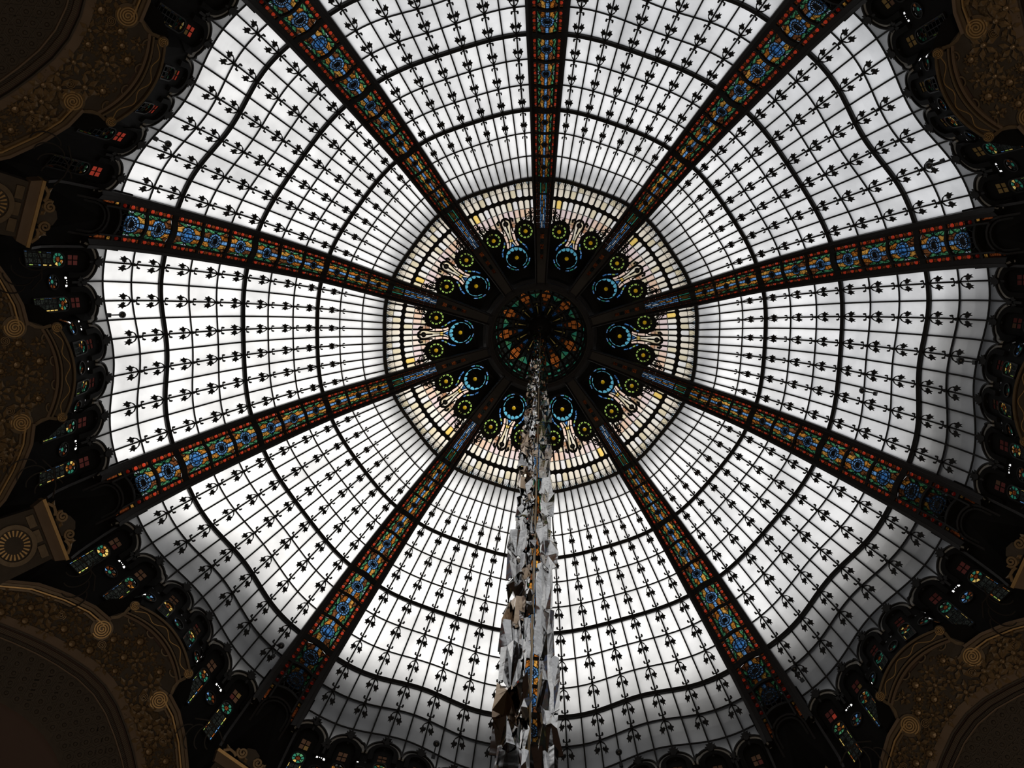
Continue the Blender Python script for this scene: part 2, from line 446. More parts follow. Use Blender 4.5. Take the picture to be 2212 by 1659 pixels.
# ---------------------------------------------------------------- frosted gores (ten)
GORG = GP(0, 6)
def gore():
    r = root('dome_gore', '', 'skylight', rotz(GORG, A0 + DG * .5), A0 + DG * .5, 'frosted gores of the dome')
    fm = lambda g, i, l: GP(g, i, l)
    for ring in range(11):
        for c in range(12):
            a, b = COLS[c] + .0015, COLS[c + 1] - .0015
            mb = MB(); n = 2
            gs = [a + (b - a) * k / n for k in range(n + 1)]; is_ = [ring + .012, ring + .5, ring + .988]
            vs = [GP(g, i, -.0) for i in is_ for g in gs]
            fs = [(y * 3 + x, y * 3 + x + 1, (y + 1) * 3 + x + 1, (y + 1) * 3 + x) for y in range(2) for x in range(2)]
            bd = [0, 1, 2, 5, 8, 7, 6, 3]
            lip = [GP(gs[q % 3] + (-.001, 0, .001)[q % 3], is_[q // 3] + (-.01, 0, .01)[q // 3], -.03) for q in bd]
            fs += [(bd[k], 9 + k, 9 + (k + 1) % 8, bd[(k + 1) % 8]) for k in range(8)]
            mb.add(vs + lip, fs)
            part('pane', mb, M['frost'], r, GORG)
    # the row of shaped panes between the last ring and the scalloped arches
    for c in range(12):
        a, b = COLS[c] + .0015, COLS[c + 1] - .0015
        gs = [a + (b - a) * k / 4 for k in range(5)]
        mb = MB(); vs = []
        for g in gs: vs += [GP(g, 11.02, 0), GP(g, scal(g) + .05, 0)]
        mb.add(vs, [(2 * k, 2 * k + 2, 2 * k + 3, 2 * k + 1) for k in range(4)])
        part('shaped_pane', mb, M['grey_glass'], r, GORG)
    for k in range(1, 12):
        g = COLS[k]
        iss = [q * .5 for q in range(0, 23)] + [11.3, scal(g)]
        w = .037
        mb = sweep([GP(g, i, .0) for i in iss], [gn(g, i) for i in iss], rect(w, .07, -.03))
        part('glazing_bar', mb, M['iron'], r, GORG)
    for i in range(12):
        h = i in HEAVY
        gs = [-.41 + .82 * k / 36 for k in range(37)]
        w, d = ((.102, .12) if h else (.034, .06))
        if i == 0: w = .10
        mb = sweep([GP(g, i, .0) for g in gs], [gn(g, i) for g in gs], rect(w, d, -.03))
        part('ring_bar', mb, M['iron'], r, GORG)
    for k in range(1, 12, 2):
        g = COLS[k]
        for i in range(2, 11):
            R = prof(i)[0]
            sx = .52 + .52 * (R - 5.9) / 4.6; sy = .88 + .25 * (R - 5.9) / 4.6
            me = SPRAY[2] if i <= 3 else SPRAY[0] if i < 8 else SPRAY[1]
            placed('leaf_spray', me, r, frame_at(g, i, GORG, (sx * (1.0 if i <= 3 else .84 if i < 8 else .70), sy * 1.14, 1), .06 if i in HEAVY else .04))
        placed('bud_finial', BUD, r, frame_at(g, 11.38, GORG, (1.0, 1.2, 1), .05))
    for k in range(2, 12, 2):
        placed('leaf_finial', LEAFFIN, r, frame_at(COLS[k], 11.98, GORG, (1.0, 1.3, 1), .05))
    return r
def scal(g):
    """ring index of the scalloped lower edge at g"""
    k = .0695
    x = ((g / k + 1e-9) % 2) - 1          # 0 on flowered bars
    return 11.55 + .75 * (1 - math.sqrt(max(0, 1 - min(1, abs(x)) ** 2)))
G0 = gore()
GNAMES = ['twelve and one', 'one and half past two', 'half past two and quarter to four', 'quarter to four and five', 'five and six',
          'six and seven', 'seven and quarter past eight', 'quarter past eight and half past nine', 'half past nine and quarter to eleven', 'quarter to eleven and twelve']
G0['label'] = 'white frosted glass gore between the dome ribs at ' + GNAMES[0]
for k in range(1, 10):
    a = A0 + DG * (k + .5)
    copy_tree(G0, 'white frosted glass gore between the dome ribs at ' + GNAMES[k], rotz(GORG, a), a)

# ---------------------------------------------------------------- stained ribs (ten)
RIX = [-4, -3, -2, -1, 0, 3, 6, 9, 10, 11, 12]
RR = [1.60, 2.40, 3.25, 4.05, 4.692, 6.58, 8.388, 10.0, 10.47, 10.88, 11.12]
RZ = [29.98, 29.95, 29.80, 29.54, 29.27, 28.685, 27.325, 25.413, 24.72, 23.98, 23.2]
RW = [.17, .205, .25, .295, .334, .425, .541, .626, .66, .69, .71]
def rprof(i): return crom(i, RIX, RR), crom(i, RIX, RZ)
def rnorm(i):
    a = rprof(i - .02); b = rprof(i + .02); dr, dz = b[0] - a[0], b[1] - a[1]; l = hypot(dr, dz)
    return (dz / l, -dr / l), (dr / l, dz / l)
def rw(i): return interp(i, RIX, RW)
def RP(x, i, lift=0.):
    """point on a rib: x in units of the half width, i ring index"""
    r, z = rprof(i); (nr, nz), _ = rnorm(i)
    return (r + nr * lift, x * rw(i), z + nz * lift)
PW = .47                                # half width of the stained panel
def RB(x, i, lift=0.):
    """the same on the vaulted stained panel: x in panel units"""
    return RP(x * PW, i, .06 + lift + .40 * PW * rw(i) * (1 - min(1, abs(x)) ** 2))
RORG = RP(0, 6)
ROT = {}
def rib():
    r = root('dome_rib', '', 'rib', rotz(RORG, A0), A0, 'stained glass ribs of the dome')
    up = lambda i: (rnorm(i)[0][0], 0, rnorm(i)[0][1])
    iss = [-4 + .25 * k for k in range(0, 65)]
    for s in (-1, 1):
        mb = MB(); vs = []
        for i in iss:
            for (x, l) in ((.68, .0), (1.02, .0), (1.0, .2), (.84, .24), (.68, .16)): vs.append(RP(s * x, i, l - .02))
        n = len(iss); fs = []
        for a in range(n - 1):
            for q in range(5):
                fs.append((a * 5 + q, a * 5 + (q + 1) % 5, a * 5 + 5 + (q + 1) % 5, a * 5 + 5 + q))
        mb.add(vs, fs); part('side_beam', mb, M['iron_rib'], r, RORG)
        mb = MB(); vs = []
        for i in iss:
            for (x, l) in ((.845, .20), (.875, .20), (.875, .235), (.845, .235)): vs.append(RP(s * x, i, l))
        fs = [(a * 4 + q, a * 4 + (q + 1) % 4, a * 4 + 4 + (q + 1) % 4, a * 4 + 4 + q) for a in range(n - 1) for q in range(4)]
        mb.add(vs, fs); part('edge_bead', mb, M['iron_rib'], r, RORG)
        i2 = [-1.9 + .25 * k for k in range(0, 55)]
        for x, w in ((.5, .045),):
            mb = sweep([RP(s * x, i, .08) for i in i2], [up(i) for i in i2], rect(w, .07))
            part('border_bar', mb, M['iron'], r, RORG)
        i3 = [.0 + .25 * k for k in range(0, 45)]
        mb = sweep([RB(s * .2, i, .0) for i in i3], [up(i) for i in i3], rect(.014, .03))
        part('centre_rail', mb, M['iron'], r, RORG)
    # cross bars
    for i in range(0, 12):
        h = i in HEAVY
        xs = [-1 + .2 * k for k in range(11)]
        mb = sweep([RB(x, i, .0) for x in xs], [up(i)] * 11, rect(.15 if h else .07, .07))
        part('cross_bar', mb, M['iron'], r, RORG)
        for s in (-1, 1):
            mb = sweep([RP(s * x, i, .09) for x in (.47, .58, .70)], [up(i)] * 3, rect(.16 if h else .07, .06))
            part('cross_bar', mb, M['iron'], r, RORG)
    def bead_mesh(ra, fx, fy):
        d = dome_bead(ra, ra * .85, 10, 2); n = 10
        vs = [(ra * cos(2 * pi * j / n), ra * sin(2 * pi * j / n), .002) for j in range(n)]
        def sq(t):
            c, s_ = cos(t), sin(t); k = 1 / max(abs(c) / fx, abs(s_) / fy); return (k * c, k * s_, .002)
        d.add(vs + [sq(2 * pi * j / n) for j in range(n)], [(j, (j + 1) % n, n + (j + 1) % n, n + j) for j in range(n)], 1)
        return d.mesh('ruby_bead', [M['ruby'], M['iron_rib']])
    bead = bead_mesh(.052, .080, .075)
    bead2 = bead_mesh(.038, .085, .055)
    def rframe(x, i, lift, s):
        (nr, nz), (tr, tz) = rnorm(i)
        ey = Vector((tr, 0, tz)); ez = Vector((nr, 0, nz)); ex = ey.cross(ez); p = Vector(RP(x, i, lift)) - Vector(RORG)
        m = Matrix.Identity(4)
        for k, e in enumerate((ex, ey, ez)):
            for q in range(3): m[q][k] = e[q] * s
        for q in range(3): m[q][3] = p[q]
        return m
    for c in range(11):
        i0, i1 = c + (.10 if c in HEAVY else .045), c + 1 - (.10 if c + 1 in HEAVY else .045)
        fm = lambda x, y, l: RB(x, i0 + (i1 - i0) * y, l)
        ln = .66 + .018 * c; pwid = PW * rw(c + .5)          # cell length / panel half width in metres
        ry = interp(c, [0, 3, 6, 10], [.42, .50, .70, .80])   # medallion radius in panel units (x)
        asp = pwid / ln
        def sh(poly, m, name, lift=0.): part(name, sheet(poly, fm, lift, .03, inset=.05), m, r, RORG)
        E = .03
        # stems of light blue between the rails
        yy = ry * asp
        for (a, b) in ((0, .5 - yy * 1.02), (.5 + yy * 1.02, 1)):
            if b - a > .05: sh([(-.17, a + .01), (.17, a + .01), (.17, b - .01), (-.17, b - .01)], M['sky'], 'stem_pane')
        # medallion: blue ring pieces, dark spoked hub
        nm = 14
        mb = MB()
        for j in range(nm):
            a0, a1 = 2 * pi * (j + .06) / nm, 2 * pi * (j + .94) / nm
            pts = [(ry * q * cos(a), .5 + ry * q * sin(a) * asp) for q, aa in ((.70, (a0, a1)), (1.0, (a1, a0))) for a in aa]
            sheet(pts, fm, 0, .02, mb, 0, came=.008)
        part('medallion_ring', mb, M['sky'], r, RORG, kind='stuff')
        missing = c in (8,)
        if missing:
            for sx in (-1, 0, 1):
                xs = [-.17, .17] if sx == 0 else ([.22, ry * .66] if sx > 0 else [-ry * .66, -.22])
                def yh(x): return math.sqrt(max(.02, (ry * .66) ** 2 - x * x)) * asp
                pts = [(xs[0], .5 - yh(xs[0])), (xs[1], .5 - yh(xs[1])), (xs[1], .5 + yh(xs[1])), (xs[0], .5 + yh(xs[0]))]
                sh(pts, M['blue'], 'medallion_pane')
        else:
            hub = [(ry * .68 * cos(2 * pi * j / 28), .5 + ry * .68 * asp * sin(2 * pi * j / 28)) for j in range(28)]
            ho = []
            for j in range(16):
                a = 2 * pi * j / 16; da = .085
                ho.append([(ry * q * cos(a + e), .5 + ry * q * asp * sin(a + e)) for q, e in ((.33, -da * 1.6), (.60, -da * 1.25), (.60, da * 1.25), (.33, da * 1.6))])
            part('medallion_hub', plate(hub, ho, fm, .0, .012), M['iron'], r, RORG)
            mb = MB()
            for h_ in ho: sheet(h_, fm, -.010, .005, mb, 0, came=.012)
            part('spoke_glass', mb, M['sky'], r, RORG, kind='stuff')
        # flames of amber and leaves of green around it
        nq = 10
        for s in (-1, 1):
            for t in (0, 1):
                Y = (lambda y: y) if t == 0 else (lambda y: 1 - y)
                arc = []
                for j in range(nq + 1):
                    a = pi / 2 * j / nq
                    arc.append((s * max(.22, ry * 1.05 * cos(a)), Y(.5 - ry * 1.05 * asp * sin(a))))
                e_in = .66 + .05 * random.random()
                flame = [(s * e_in, Y(.49)), (s * .60, Y(.36)), (s * .72, Y(.24)), (s * .58, Y(.12)), (s * .60, Y(.02)), (s * .40, Y(.015)), (s * .30, Y(.012)), (s * .22, Y(.01))]
                pts = [p for p in arc if abs(p[0]) < e_in]
                pts = pts if abs(arc[0][0]) >= e_in else [(s * max(.22, ry * 1.05), Y(.49))] + pts[1:]
                poly = pts + flame[::-1]
                sh(poly, M['amber'][(c + t * 2 + (s > 0)) % 4], 'flame_pane')
                g1 = [(s * (e_in + .03), Y(.48)), (s * .635, Y(.36)), (s * .755, Y(.24)), (s * .86, Y(.16)), (s * .97, Y(.10)), (s * .97, Y(.30)), (s * .9, Y(.40))]
                sh(g1, M['green'], 'leaf_pane')
                g2 = [(s * .985, Y(.48)), (s * .985, Y(.32)), (s * .92, Y(.41)), (s * .80, Y(.485))]
                sh(g2, M['teal'] if c % 2 else M['pale_blue'], 'leaf_pane')
                b2 = [(s * .62, Y(.11)), (s * .64, Y(.02)), (s * .97, Y(.02)), (s * .96, Y(.08)), (s * .84, Y(.14)), (s * .75, Y(.22))]
                sh(b2, M['amber'][2] if (c + t) % 2 else M['green'], 'corner_pane')
        # borders: rust glass strip with ruby beads
        for s in (-1, 1):
            di = .066 / (ln / (i1 - i0))
            ed = [i0 - .01] + [v for q in (.17, .5, .83) for v in (i0 + (i1 - i0) * q - di, i0 + (i1 - i0) * q + di)] + [i1 + .01]
            for j in range(0, 8, 2):
                part('border_strip', MB().add([RP(s * .50, ed[j], .09), RP(s * .70, ed[j], .09), RP(s * .70, ed[j + 1], .09), RP(s * .50, ed[j + 1], .09)], [(0, 1, 2, 3)]), M['rust'], r, RORG)
            for q in (.17, .5, .83):
                placed('ruby_bead', bead, r, rframe(s * .598, i0 + (i1 - i0) * q, .095, .80 + .026 * c))
    # inner panels inside the fan: blue tapering strip, yellow roundel, red beads, rust end
    fm = lambda x, i, l: RP(x * .31, i, .10 + l)
    for (a, b) in ((-.04, -.62), (-.66, -1.95)):
        for s in (-1, 1):
            part('strip_pane', sheet([(s * .55, a - .01), (s * .95, a - .01), (s * .95, b), (s * .55, b)], fm, 0, .02), M['sky'] if a < -.5 else M['teal'], r, RORG)
            nn = 3 if a > -.5 else 5
            for j in range(nn):
                y0, y1 = a + (b - a) * (j + .04) / nn, a + (b - a) * (j + .96) / nn
                part('strip_pane', sheet([(s * .04, y0), (s * .50, y0), (s * .50, y1 + .03), (s * .04, y1 - .02)], fm, 0, .02), M['sky'] if (j + (s > 0)) % 2 else (M['amber'][1] if a > -.5 or j < 3 else M['cream'][4]), r, RORG)
        mb = sweep([RP(-.55, b - .01, .1), RP(.55, b - .01, .1)], [up(b)] * 2, rect(.04, .05)); part('cross_bar', mb, M['iron'], r, RORG)
    part('yellow_roundel', sheet([(.55 * cos(2 * pi * j / 12), -.33 + .18 * sin(2 * pi * j / 12)) for j in range(12)], fm, .03, .02), M['yellow'], r, RORG)
    for (a, b) in ((-2.15, -3.05),):
        for j in range(5):
            y0, y1 = a + (b - a) * (j + .05) / 5, a + (b - a) * (j + .95) / 5
            part('end_pane', sheet([(-.75, y0), (.75, y0), (.75, y1), (-.75, y1)], fm, 0, .02), M['rust'] if j % 2 == 0 else M['dusk'], r, RORG)
    # solid blinds: the panel is closed between strips where no glass shows
    for s in (-1, 1):
        ii = [-1.95 - .3 * k for k in range(5)]; vs = []
        for i in ii: vs += [RP(s * .22, i, .11), RP(s * .72, i, .11)]
        part('soffit', MB().add(vs, [(2 * k, 2 * k + 1, 2 * k + 3, 2 * k + 2) for k in range(4)]), M['iron_rib'], r, RORG)
    for (a, b) in ((-1.94, -2.16), (-3.04, -4.0)):
        n = 4; ii = [a + (b - a) * k / n for k in range(n + 1)]; vs = []
        for i in ii: vs += [RP(-.7, i, .06), RP(.7, i, .06)]
        part('soffit', MB().add(vs, [(2 * k, 2 * k + 1, 2 * k + 3, 2 * k + 2) for k in range(n)]), M['iron_rib'], r, RORG)
    for s in (-1, 1):
        edges = [-.03] + [q for j in range(8) for q in (-.12 - .24 * j + .055, -.12 - .24 * j - .055)] + [-2.0]
        for j in range(0, len(edges), 2):
            a, b = edges[j], edges[j + 1]
            part('border_strip', MB().add([RP(s * .29, a, .11), RP(s * .72, a, .11), RP(s * .72, b, .11), RP(s * .29, b, .11)], [(0, 1, 2, 3)]), M['umber_glass'], r, RORG)
        for j in range(8):
            i = -.12 - .24 * j
            placed('ruby_bead', bead2, r, rframe(s * .505, i, .115, .84))
    # arched niche with a lattice light closing the foot of the rib
    def NP(x, d, l): # foot surface running on from the last ring, leaning outward
        R = 10.93 + .54 * d; z = 23.85 - .84 * d
        return (R - .84 * l, x, z - .54 * l)
    def archp(w, top, bot, n=10): return [(-w, bot)] + [(-w * cos(pi * j / n), top + w - w * sin(pi * j / n)) for j in range(n + 1)] + [(w, bot)]
    outer = [(-.72, -.45), (.72, -.45), (.80, 1.9), (-.80, 1.9)]
    holes_n = []
    for w, l, m in ((.44, .12, 'iron_rib'), (.36, .09, 'iron')):
        path = archp(w, .1 + (.44 - w), 1.5)
        part('niche_arch', ribbon2(path, .05, NP, .04, .04 + l), M[m], r, RORG)
    for j in range(7):
        a0, a1 = pi * (j + .08) / 7, pi * (j + .92) / 7
        pts = [(-.40 * cos(a0), .5 - .40 * sin(a0)), (-.40 * cos(a1), .5 - .40 * sin(a1)), (-.345 * cos(a1), .5 - .345 * sin(a1)), (-.345 * cos(a0), .5 - .345 * sin(a0))]
        part('niche_pane', sheet(pts, NP, .10, .01), M['rust'] if j % 2 else M['amber'][0], r, RORG)
    for s in (-1, 1):
        for j in range(6):
            y0 = -.36 + .34 * j; xa = .44 + .008 * j
            holes_n.append([(s * (xa - .05), y0), (s * (xa + .05), y0), (s * (xa + .058), y0 + .31), (s * (xa - .042), y0 + .31)])
            part('border_pane', sheet(holes_n[-1], NP, .02, .01), M['rust'] if j % 3 else M['amber'][3], r, RORG)
            for q in ():
                e_ = Vector((.54, 0, -.84)); n_ = Vector((-.84, 0, -.54)); x_ = e_.cross(n_)
                m = Matrix.Identity(4); p = Vector(NP(s * (xa + .004), y0 + q, .03)) - Vector(RORG)
                for kk, e in enumerate((x_, e_, n_)):
                    for qq in range(3): m[qq][kk] = e[qq]
                for qq in range(3): m[qq][3] = p[qq]
                placed('ruby_bead', bead, r, m)
    part('niche_wall', plate(outer, [archp(.33, .22, 1.55)] + holes_n, NP, 0, .05), M['wall'], r, RORG)
    for y in range(4):
        for x in range(3):
            c0 = (-.28 + .19 * x, .55 + .24 * y)
            part('lattice_pane', sheet([(c0[0], c0[1]), (c0[0] + .17, c0[1]), (c0[0] + .17, c0[1] + .22), (c0[0], c0[1] + .22)], NP, -.02, .01), M['dusk'], r, RORG)
    return r
R0 = rib()
def rib_label(k):
    s = 'dark rib set with blue and amber stained glass, pointing to ' + CLOCK[k] + " o'clock" if CLOCK[k] in ('twelve', 'one', 'five', 'six', 'seven') else 'dark rib set with blue and amber stained glass, pointing to ' + CLOCK[k]
    return s + (', behind the foil' if k == 5 else '')
R0['label'] = rib_label(0)
for k in range(1, 10):
    a = A0 + DG * k
    copy_tree(R0, rib_label(k), rotz(RORG, a), a)

# ---------------------------------------------------------------- fan of peacock glass round the lantern (ten)
def fanz(R): return interp(R, [1.6, 2.1, 2.5, 3.2, 3.5, 4.12, 4.7], [31.1, 30.9, 30.6, 30.1, 29.95, 29.62, 29.27])
def FP(x, y, l=0.): return (y, x, fanz(hypot(x, y)) - l)
def FPp(g, R, l=0.): return (R * cos(g * DG), R * sin(g * DG), fanz(R) - l)
FORG = FPp(0, 3.4)
def fan():
    r = root('peacock_fan', '', 'stained glass', rotz(FORG, A0 + DG * .5), A0 + DG * .5, 'peacock stained glass fans of the oculus')
    rnd = random.Random(5)
    C = [-.40] + [.0695 * k for k in range(-5, 6)] + [.40]
    def xy(g, R): return (R * sin(g * DG), R * cos(g * DG))
    for c in range(12):
        a, b = C[c] + .003, C[c + 1] - .003; m = (a + b) / 2; h = (b - a) / 2
        # ogive petal pane with two pale blue corners, split across by a lead
        inn = [xy(m + h * cos(pi * j / 8), 4.27 - .075 * sin(pi * j / 8)) for j in range(9)]
        left = xy(a, 4.42); right = xy(b, 4.42)
        part('petal_pane', sheet(inn[::-1][::1] + [right, left] if False else [left] + inn[::-1] + [right], FP, 0, .02, came=.008), M['cream'][(c * 2 + 1) % 5], r, FORG)
        tip = [xy(b, 4.43), xy(m + h * .75, 4.53), xy(m + h * .25, 4.62), xy(m - h * .25, 4.62), xy(m - h * .75, 4.53), xy(a, 4.43)]
        part('petal_pane', sheet(tip, FP, 0, .02, came=.008), M['cream'][(c * 3) % 5], r, FORG)
        for s in (-1, 1):
            e = b if s > 0 else a
            part('corner_pane', sheet([xy(e, 4.46), xy(m + s * h * .80, 4.54), xy(m + s * h * .32, 4.63), xy(e, 4.63)], FP, 0, .02, came=.008), M['pale_blue'] if (c + (s > 0)) % 2 else M['cream'][4], r, FORG)
        # second row: rounded outer end, pink inner panes
        o = [xy(m + h * cos(pi * j / 8), 4.03 + .075 * sin(pi * j / 8)) for j in range(9)]
        q = rnd.random()
        part('round_pane', sheet([xy(b, 3.86)] + o + [xy(a, 3.86)], FP, 0, .02, came=.008), M['yellow'] if q < .12 else M['cream'][rnd.randrange(5)], r, FORG)
        lim = 3.36 if 2 <= c <= 9 else 3.30
        if c in (5, 6): lim = 3.60
        if c in (4, 7): lim = 3.36
        cuts = [3.85, 3.62] + ([3.48, lim] if lim < 3.5 else [])
        for k in range(len(cuts) - 1):
            r1, r0 = cuts[k] - .004, cuts[k + 1] + .004
            if r1 - r0 < .03: continue
            part('rose_pane', sheet([xy(a, r0), xy(b, r0), xy(b, r1), xy(a, r1)], FP, 0, .02, came=.008), M['pink'][rnd.randrange(4)] if k == 0 or rnd.random() < .5 else M['cream'][rnd.randrange(5)], r, FORG)
    for c in range(12):
        a, b = C[c], C[c + 1]; m = (a + b) / 2; h = (b - a) / 2 - .003
        mb = MB()
        for sx in (-1, 1):
            e = b if sx > 0 else a
            plate([xy(m + sx * h * cos(pi / 2 * j / 5), 4.032 + .075 * sin(pi / 2 * j / 5)) for j in range(6)] + [xy(m, 4.13), xy(e, 4.13), xy(e, 4.03)], [], FP, .006, .03, mb)
            plate([xy(m + sx * h * cos(pi / 2 * j / 5), 4.268 - .075 * sin(pi / 2 * j / 5)) for j in range(6)] + [xy(m, 4.165), xy(e, 4.165), xy(e, 4.27)], [], FP, .006, .03, mb)
        part('ring_lead', mb, M['iron'], r, FORG)
    # small blue roundels on the bars
    rd = dome_bead(.032, .012, 8, 1).mesh('blue_roundel', M['pale_blue'])
    for k in range(-5, 6):
        p = Vector(FPp(.0695 * k, 3.86, .05)) - Vector(FORG)
        placed('blue_roundel', rd, r, Matrix.Translation(p) @ Matrix.Rotation(pi, 4, 'X'))
    for k in range(1, 12):
        g = C[k]; Rs = [3.28, 3.6, 3.9, 4.12, 4.4, 4.66]
        part('glazing_bar', sweep([FPp(g, R, .0) for R in Rs], (0, 0, -1), rect(.044, .06, -.02)), M['iron'], r, FORG)
        # knot where ring and bar cross
        s = .09
        pts = []
        for j in range(4):
            a = pi / 2 * j
            pts += [(s * cos(a), s * sin(a)), (s * .42 * cos(a + pi / 4), s * .42 * sin(a + pi / 4))]
        ga = g * DG
        fm = lambda x, y, l: FP(*(lambda X, Y: (Y * sin(ga) + X * cos(ga), Y * cos(ga) - X * sin(ga)))(x * .9, 4.145 + y * 1.1), l)
        part('ring_knot', plate(pts, [], fm, .0, .05), M['iron'], r, FORG)
    gs = [-.42 + .84 * k / 24 for k in range(25)]
    part('ring_bar', sweep([FPp(g, 4.145) for g in gs], (0, 0, -1), rect(.055, .06, -.02)), M['iron'], r, FORG)
    # fine leads: arcs crossing pairs of petals and the chevrons of the second row
    mb = MB()
    for c in range(12):
        a, b = C[c], C[c + 1]; m = (a + b) / 2
        for p in ([(a, 4.28), (a + .012, 4.42), (m, 4.56), (b, 4.66)], [(b, 4.28), (b - .012, 4.42), (m, 4.56), (a, 4.66)]):
            ribbon2([xy(*q) for q in p], .005, FP, .01, .03, mb)
    part('fine_leads', mb, M['iron'], r, FORG, kind='stuff')
    # peacock plate: black cut plate with its glazed openings
    half = [(0, 2.02)] + [(2.02 * sin(radians(q)), 2.02 * cos(radians(q))) for q in (4, 8, 12, 16)]
    half += [(3.0 * sin(radians(15.8)), 3.0 * cos(radians(15.8))), (3.2 * sin(radians(14.6)), 3.2 * cos(radians(14.6)))]
    half += [(.50 + .325 * cos(radians(q)) * (1 + .10 * ((q // 15) % 2)), 3.16 + .325 * sin(radians(q)) * (1 + .10 * ((q // 15) % 2))) for q in range(15, 166, 15)]
    half += [(.165, 3.16), (.15, 3.02), (.165, 2.90), (.19, 2.82), (.14, 2.80), (.105, 2.90), (.088, 3.02), (.085, 3.12), (.10, 3.28), (.125, 3.40), (.15, 3.47), (.155, 3.55), (.13, 3.64), (.075, 3.70)]
    outl = half + [(0, 3.72)] + [(-x, y) for x, y in half[::-1][:-1]]
    holes = []
    def hole(p, m, name, lift=-.01):
        holes.append(p); part(name, sheet(p, FP, lift, .01, came=.012), m, r, FORG)
    for s in (-1, 1):
        for y0, y1, xa, xb in ((2.78, 2.97, .10, .205), (2.99, 3.19, .085, .185), (3.21, 3.37, .09, .225), (3.39, 3.59, .11, .25)):
            part('side_pane', sheet([(s * xa, y0), (s * xb, y0), (s * xb, y1), (s * xa, y1)], FP, -.045, .01, came=.012), M['pink'][0 if y0 < 3 else 1 if y0 < 3.3 else 2], r, FORG)
    # eye crescent
    for j in range(12):
        a0, a1 = radians(90 + (j - 6) * 27 + 1.5), radians(90 + (j - 5) * 27 - 1.5)
        th = .026 + .090 * max(0, cos((a0 + a1) / 2 - pi / 2)) ** 1.0
        am = (a0 + a1) / 2
        pts = [(.325 * cos(a), 2.465 + .325 * sin(a)) for a in (a0, am, a1)] + [((.325 - th * .55) * cos(a1), 2.465 + (.325 - th * .55) * sin(a1)), ((.325 - th) * cos(am), 2.465 + (.325 - th) * sin(am)), ((.325 - th * .8) * cos(a0), 2.465 + (.325 - th * .8) * sin(a0))]
        hole(pts, M['cyan'], 'eye_pane')
    for j in (0, 1, 2, 4, 5, 6):
        a0, a1 = radians(205 + j * 20), radians(222 + j * 20)
        hole([(q * cos(t), 2.465 + q * sin(t)) for q, t in ((.375, a0), (.375, a1), (.415, a1), (.415, a0))], M['teal'] if j % 2 else M['sky'], 'bead_pane')
    holes.append(disc_pts(0, 2.465, .058, 12))
    for s in (-1, 1):
        for j in range(11):
            a0, a1 = 2 * pi * (j + .14) / 11, 2 * pi * (j + .86) / 11; am = (a0 + a1) / 2
            pts = [(s * .50 + q * cos(a), 3.16 + q * sin(a)) for q, a in ((.215, a0), (.215, a1), (.150, a1 - .05), (.180, am), (.150, a0 + .05))]
            hole(pts, M['lime'], 'petal_glass')
        holes.append(disc_pts(s * .50, 3.16, .058, 12))
        # bead strip curving from eye to rosette
        pth = [(.40, 2.58), (.365, 2.74), (.29, 2.85), (.235, 2.93), (.205, 3.02)]
        for j in range(4):
            (x0, y0), (x1, y1) = pth[j], pth[j + 1]; dx, dy = x1 - x0, y1 - y0; l = hypot(dx, dy); nx, ny = -dy / l * .022, dx / l * .022
            e = .08
            pts = [(s * (x0 + dx * e + nx), y0 + dy * e + ny), (s * (x0 + dx * e - nx), y0 + dy * e - ny), (s * (x1 - dx * e - nx), y1 - dy * e - ny), (s * (x1 - dx * e + nx), y1 - dy * e + ny)]
            hole(pts, M['sky'] if j % 2 else M['lime'] if j == 2 else M['blue'], 'bead_pane')
    # neck: cream vase, yellow band, green-white fork and blue triangle
    for s in (-1, 1):
        hole([(s * .006, 3.06), (s * .045, 3.06), (s * .058, 3.20), (s * .080, 3.33), (s * .105, 3.43), (s * .115, 3.52), (s * .10, 3.59), (s * .05, 3.64), (s * .006, 3.65)], M['cream'][2 if s > 0 else 0], 'neck_pane')
        hole([(s * .006, 2.975), (s * .055, 2.965), (s * .046, 3.05), (s * .006, 3.05)], M['yellow'], 'neck_band')
        hole([(s * .075, 2.815), (s * .125, 2.815), (s * .085, 2.88), (s * .060, 2.955), (s * .012, 2.965)], M['cream'][1], 'fork_pane')
    hole([(-.058, 2.82), (.058, 2.82), (0, 2.925)], M['blue'], 'triangle_pane')
    pl = part('peacock_plate', plate(outl, holes, FP, .0, .05), M['iron'], r, FORG)
    jew = dome_bead(.062, .055, 12, 3).mesh('jewel', M['jewel'], smooth=True)
    def dn(x, y, l): return Matrix.Translation(Vector(FP(x, y, l)) - Vector(FORG)) @ Matrix.Rotation(pi, 4, 'X')
    placed('jewel', jew, r, dn(0, 2.465, .045)); placed('jewel', jew, r, dn(.5, 3.16, .045)); placed('jewel', jew, r, dn(-.5, 3.16, .045))
    ball = dome_bead(.082, .06, 16, 3).mesh('round_boss', M['black'], smooth=True)
    placed('round_boss', ball, r, dn(0, 3.525, .05))
    for s in (-1, 1):
        mb = MB()
        fm = lambda x, y, l: FP(s * x, y, l)
        sp1 = spiral(.85, 3.70, .018, .105, radians(40), 1.6, 22, -1)
        sp2 = spiral(.72, 3.55, .018, .10, radians(200), 1.5, 22, -1)
        ribbon2(sp1, .030, fm, .08, .11, mb); ribbon2(sp2, .030, fm, .08, .11, mb)
        ribbon2([sp1[-1], (.90, 3.60), (.86, 3.50), (.80, 3.40), (.70, 3.30)], .03, fm, .08, .11, mb)
        ribbon2([sp2[-1], (.68, 3.50), (.66, 3.42), (.62, 3.34)], .03, fm, .08, .11, mb)
        ribbon2([(.78, 3.64), (.80, 3.52), (.72, 3.38)], [.05, .07, .05], fm, .085, .105, mb)
        part('scrollwork', mb, M['iron'], r, FORG)
        mb = MB()
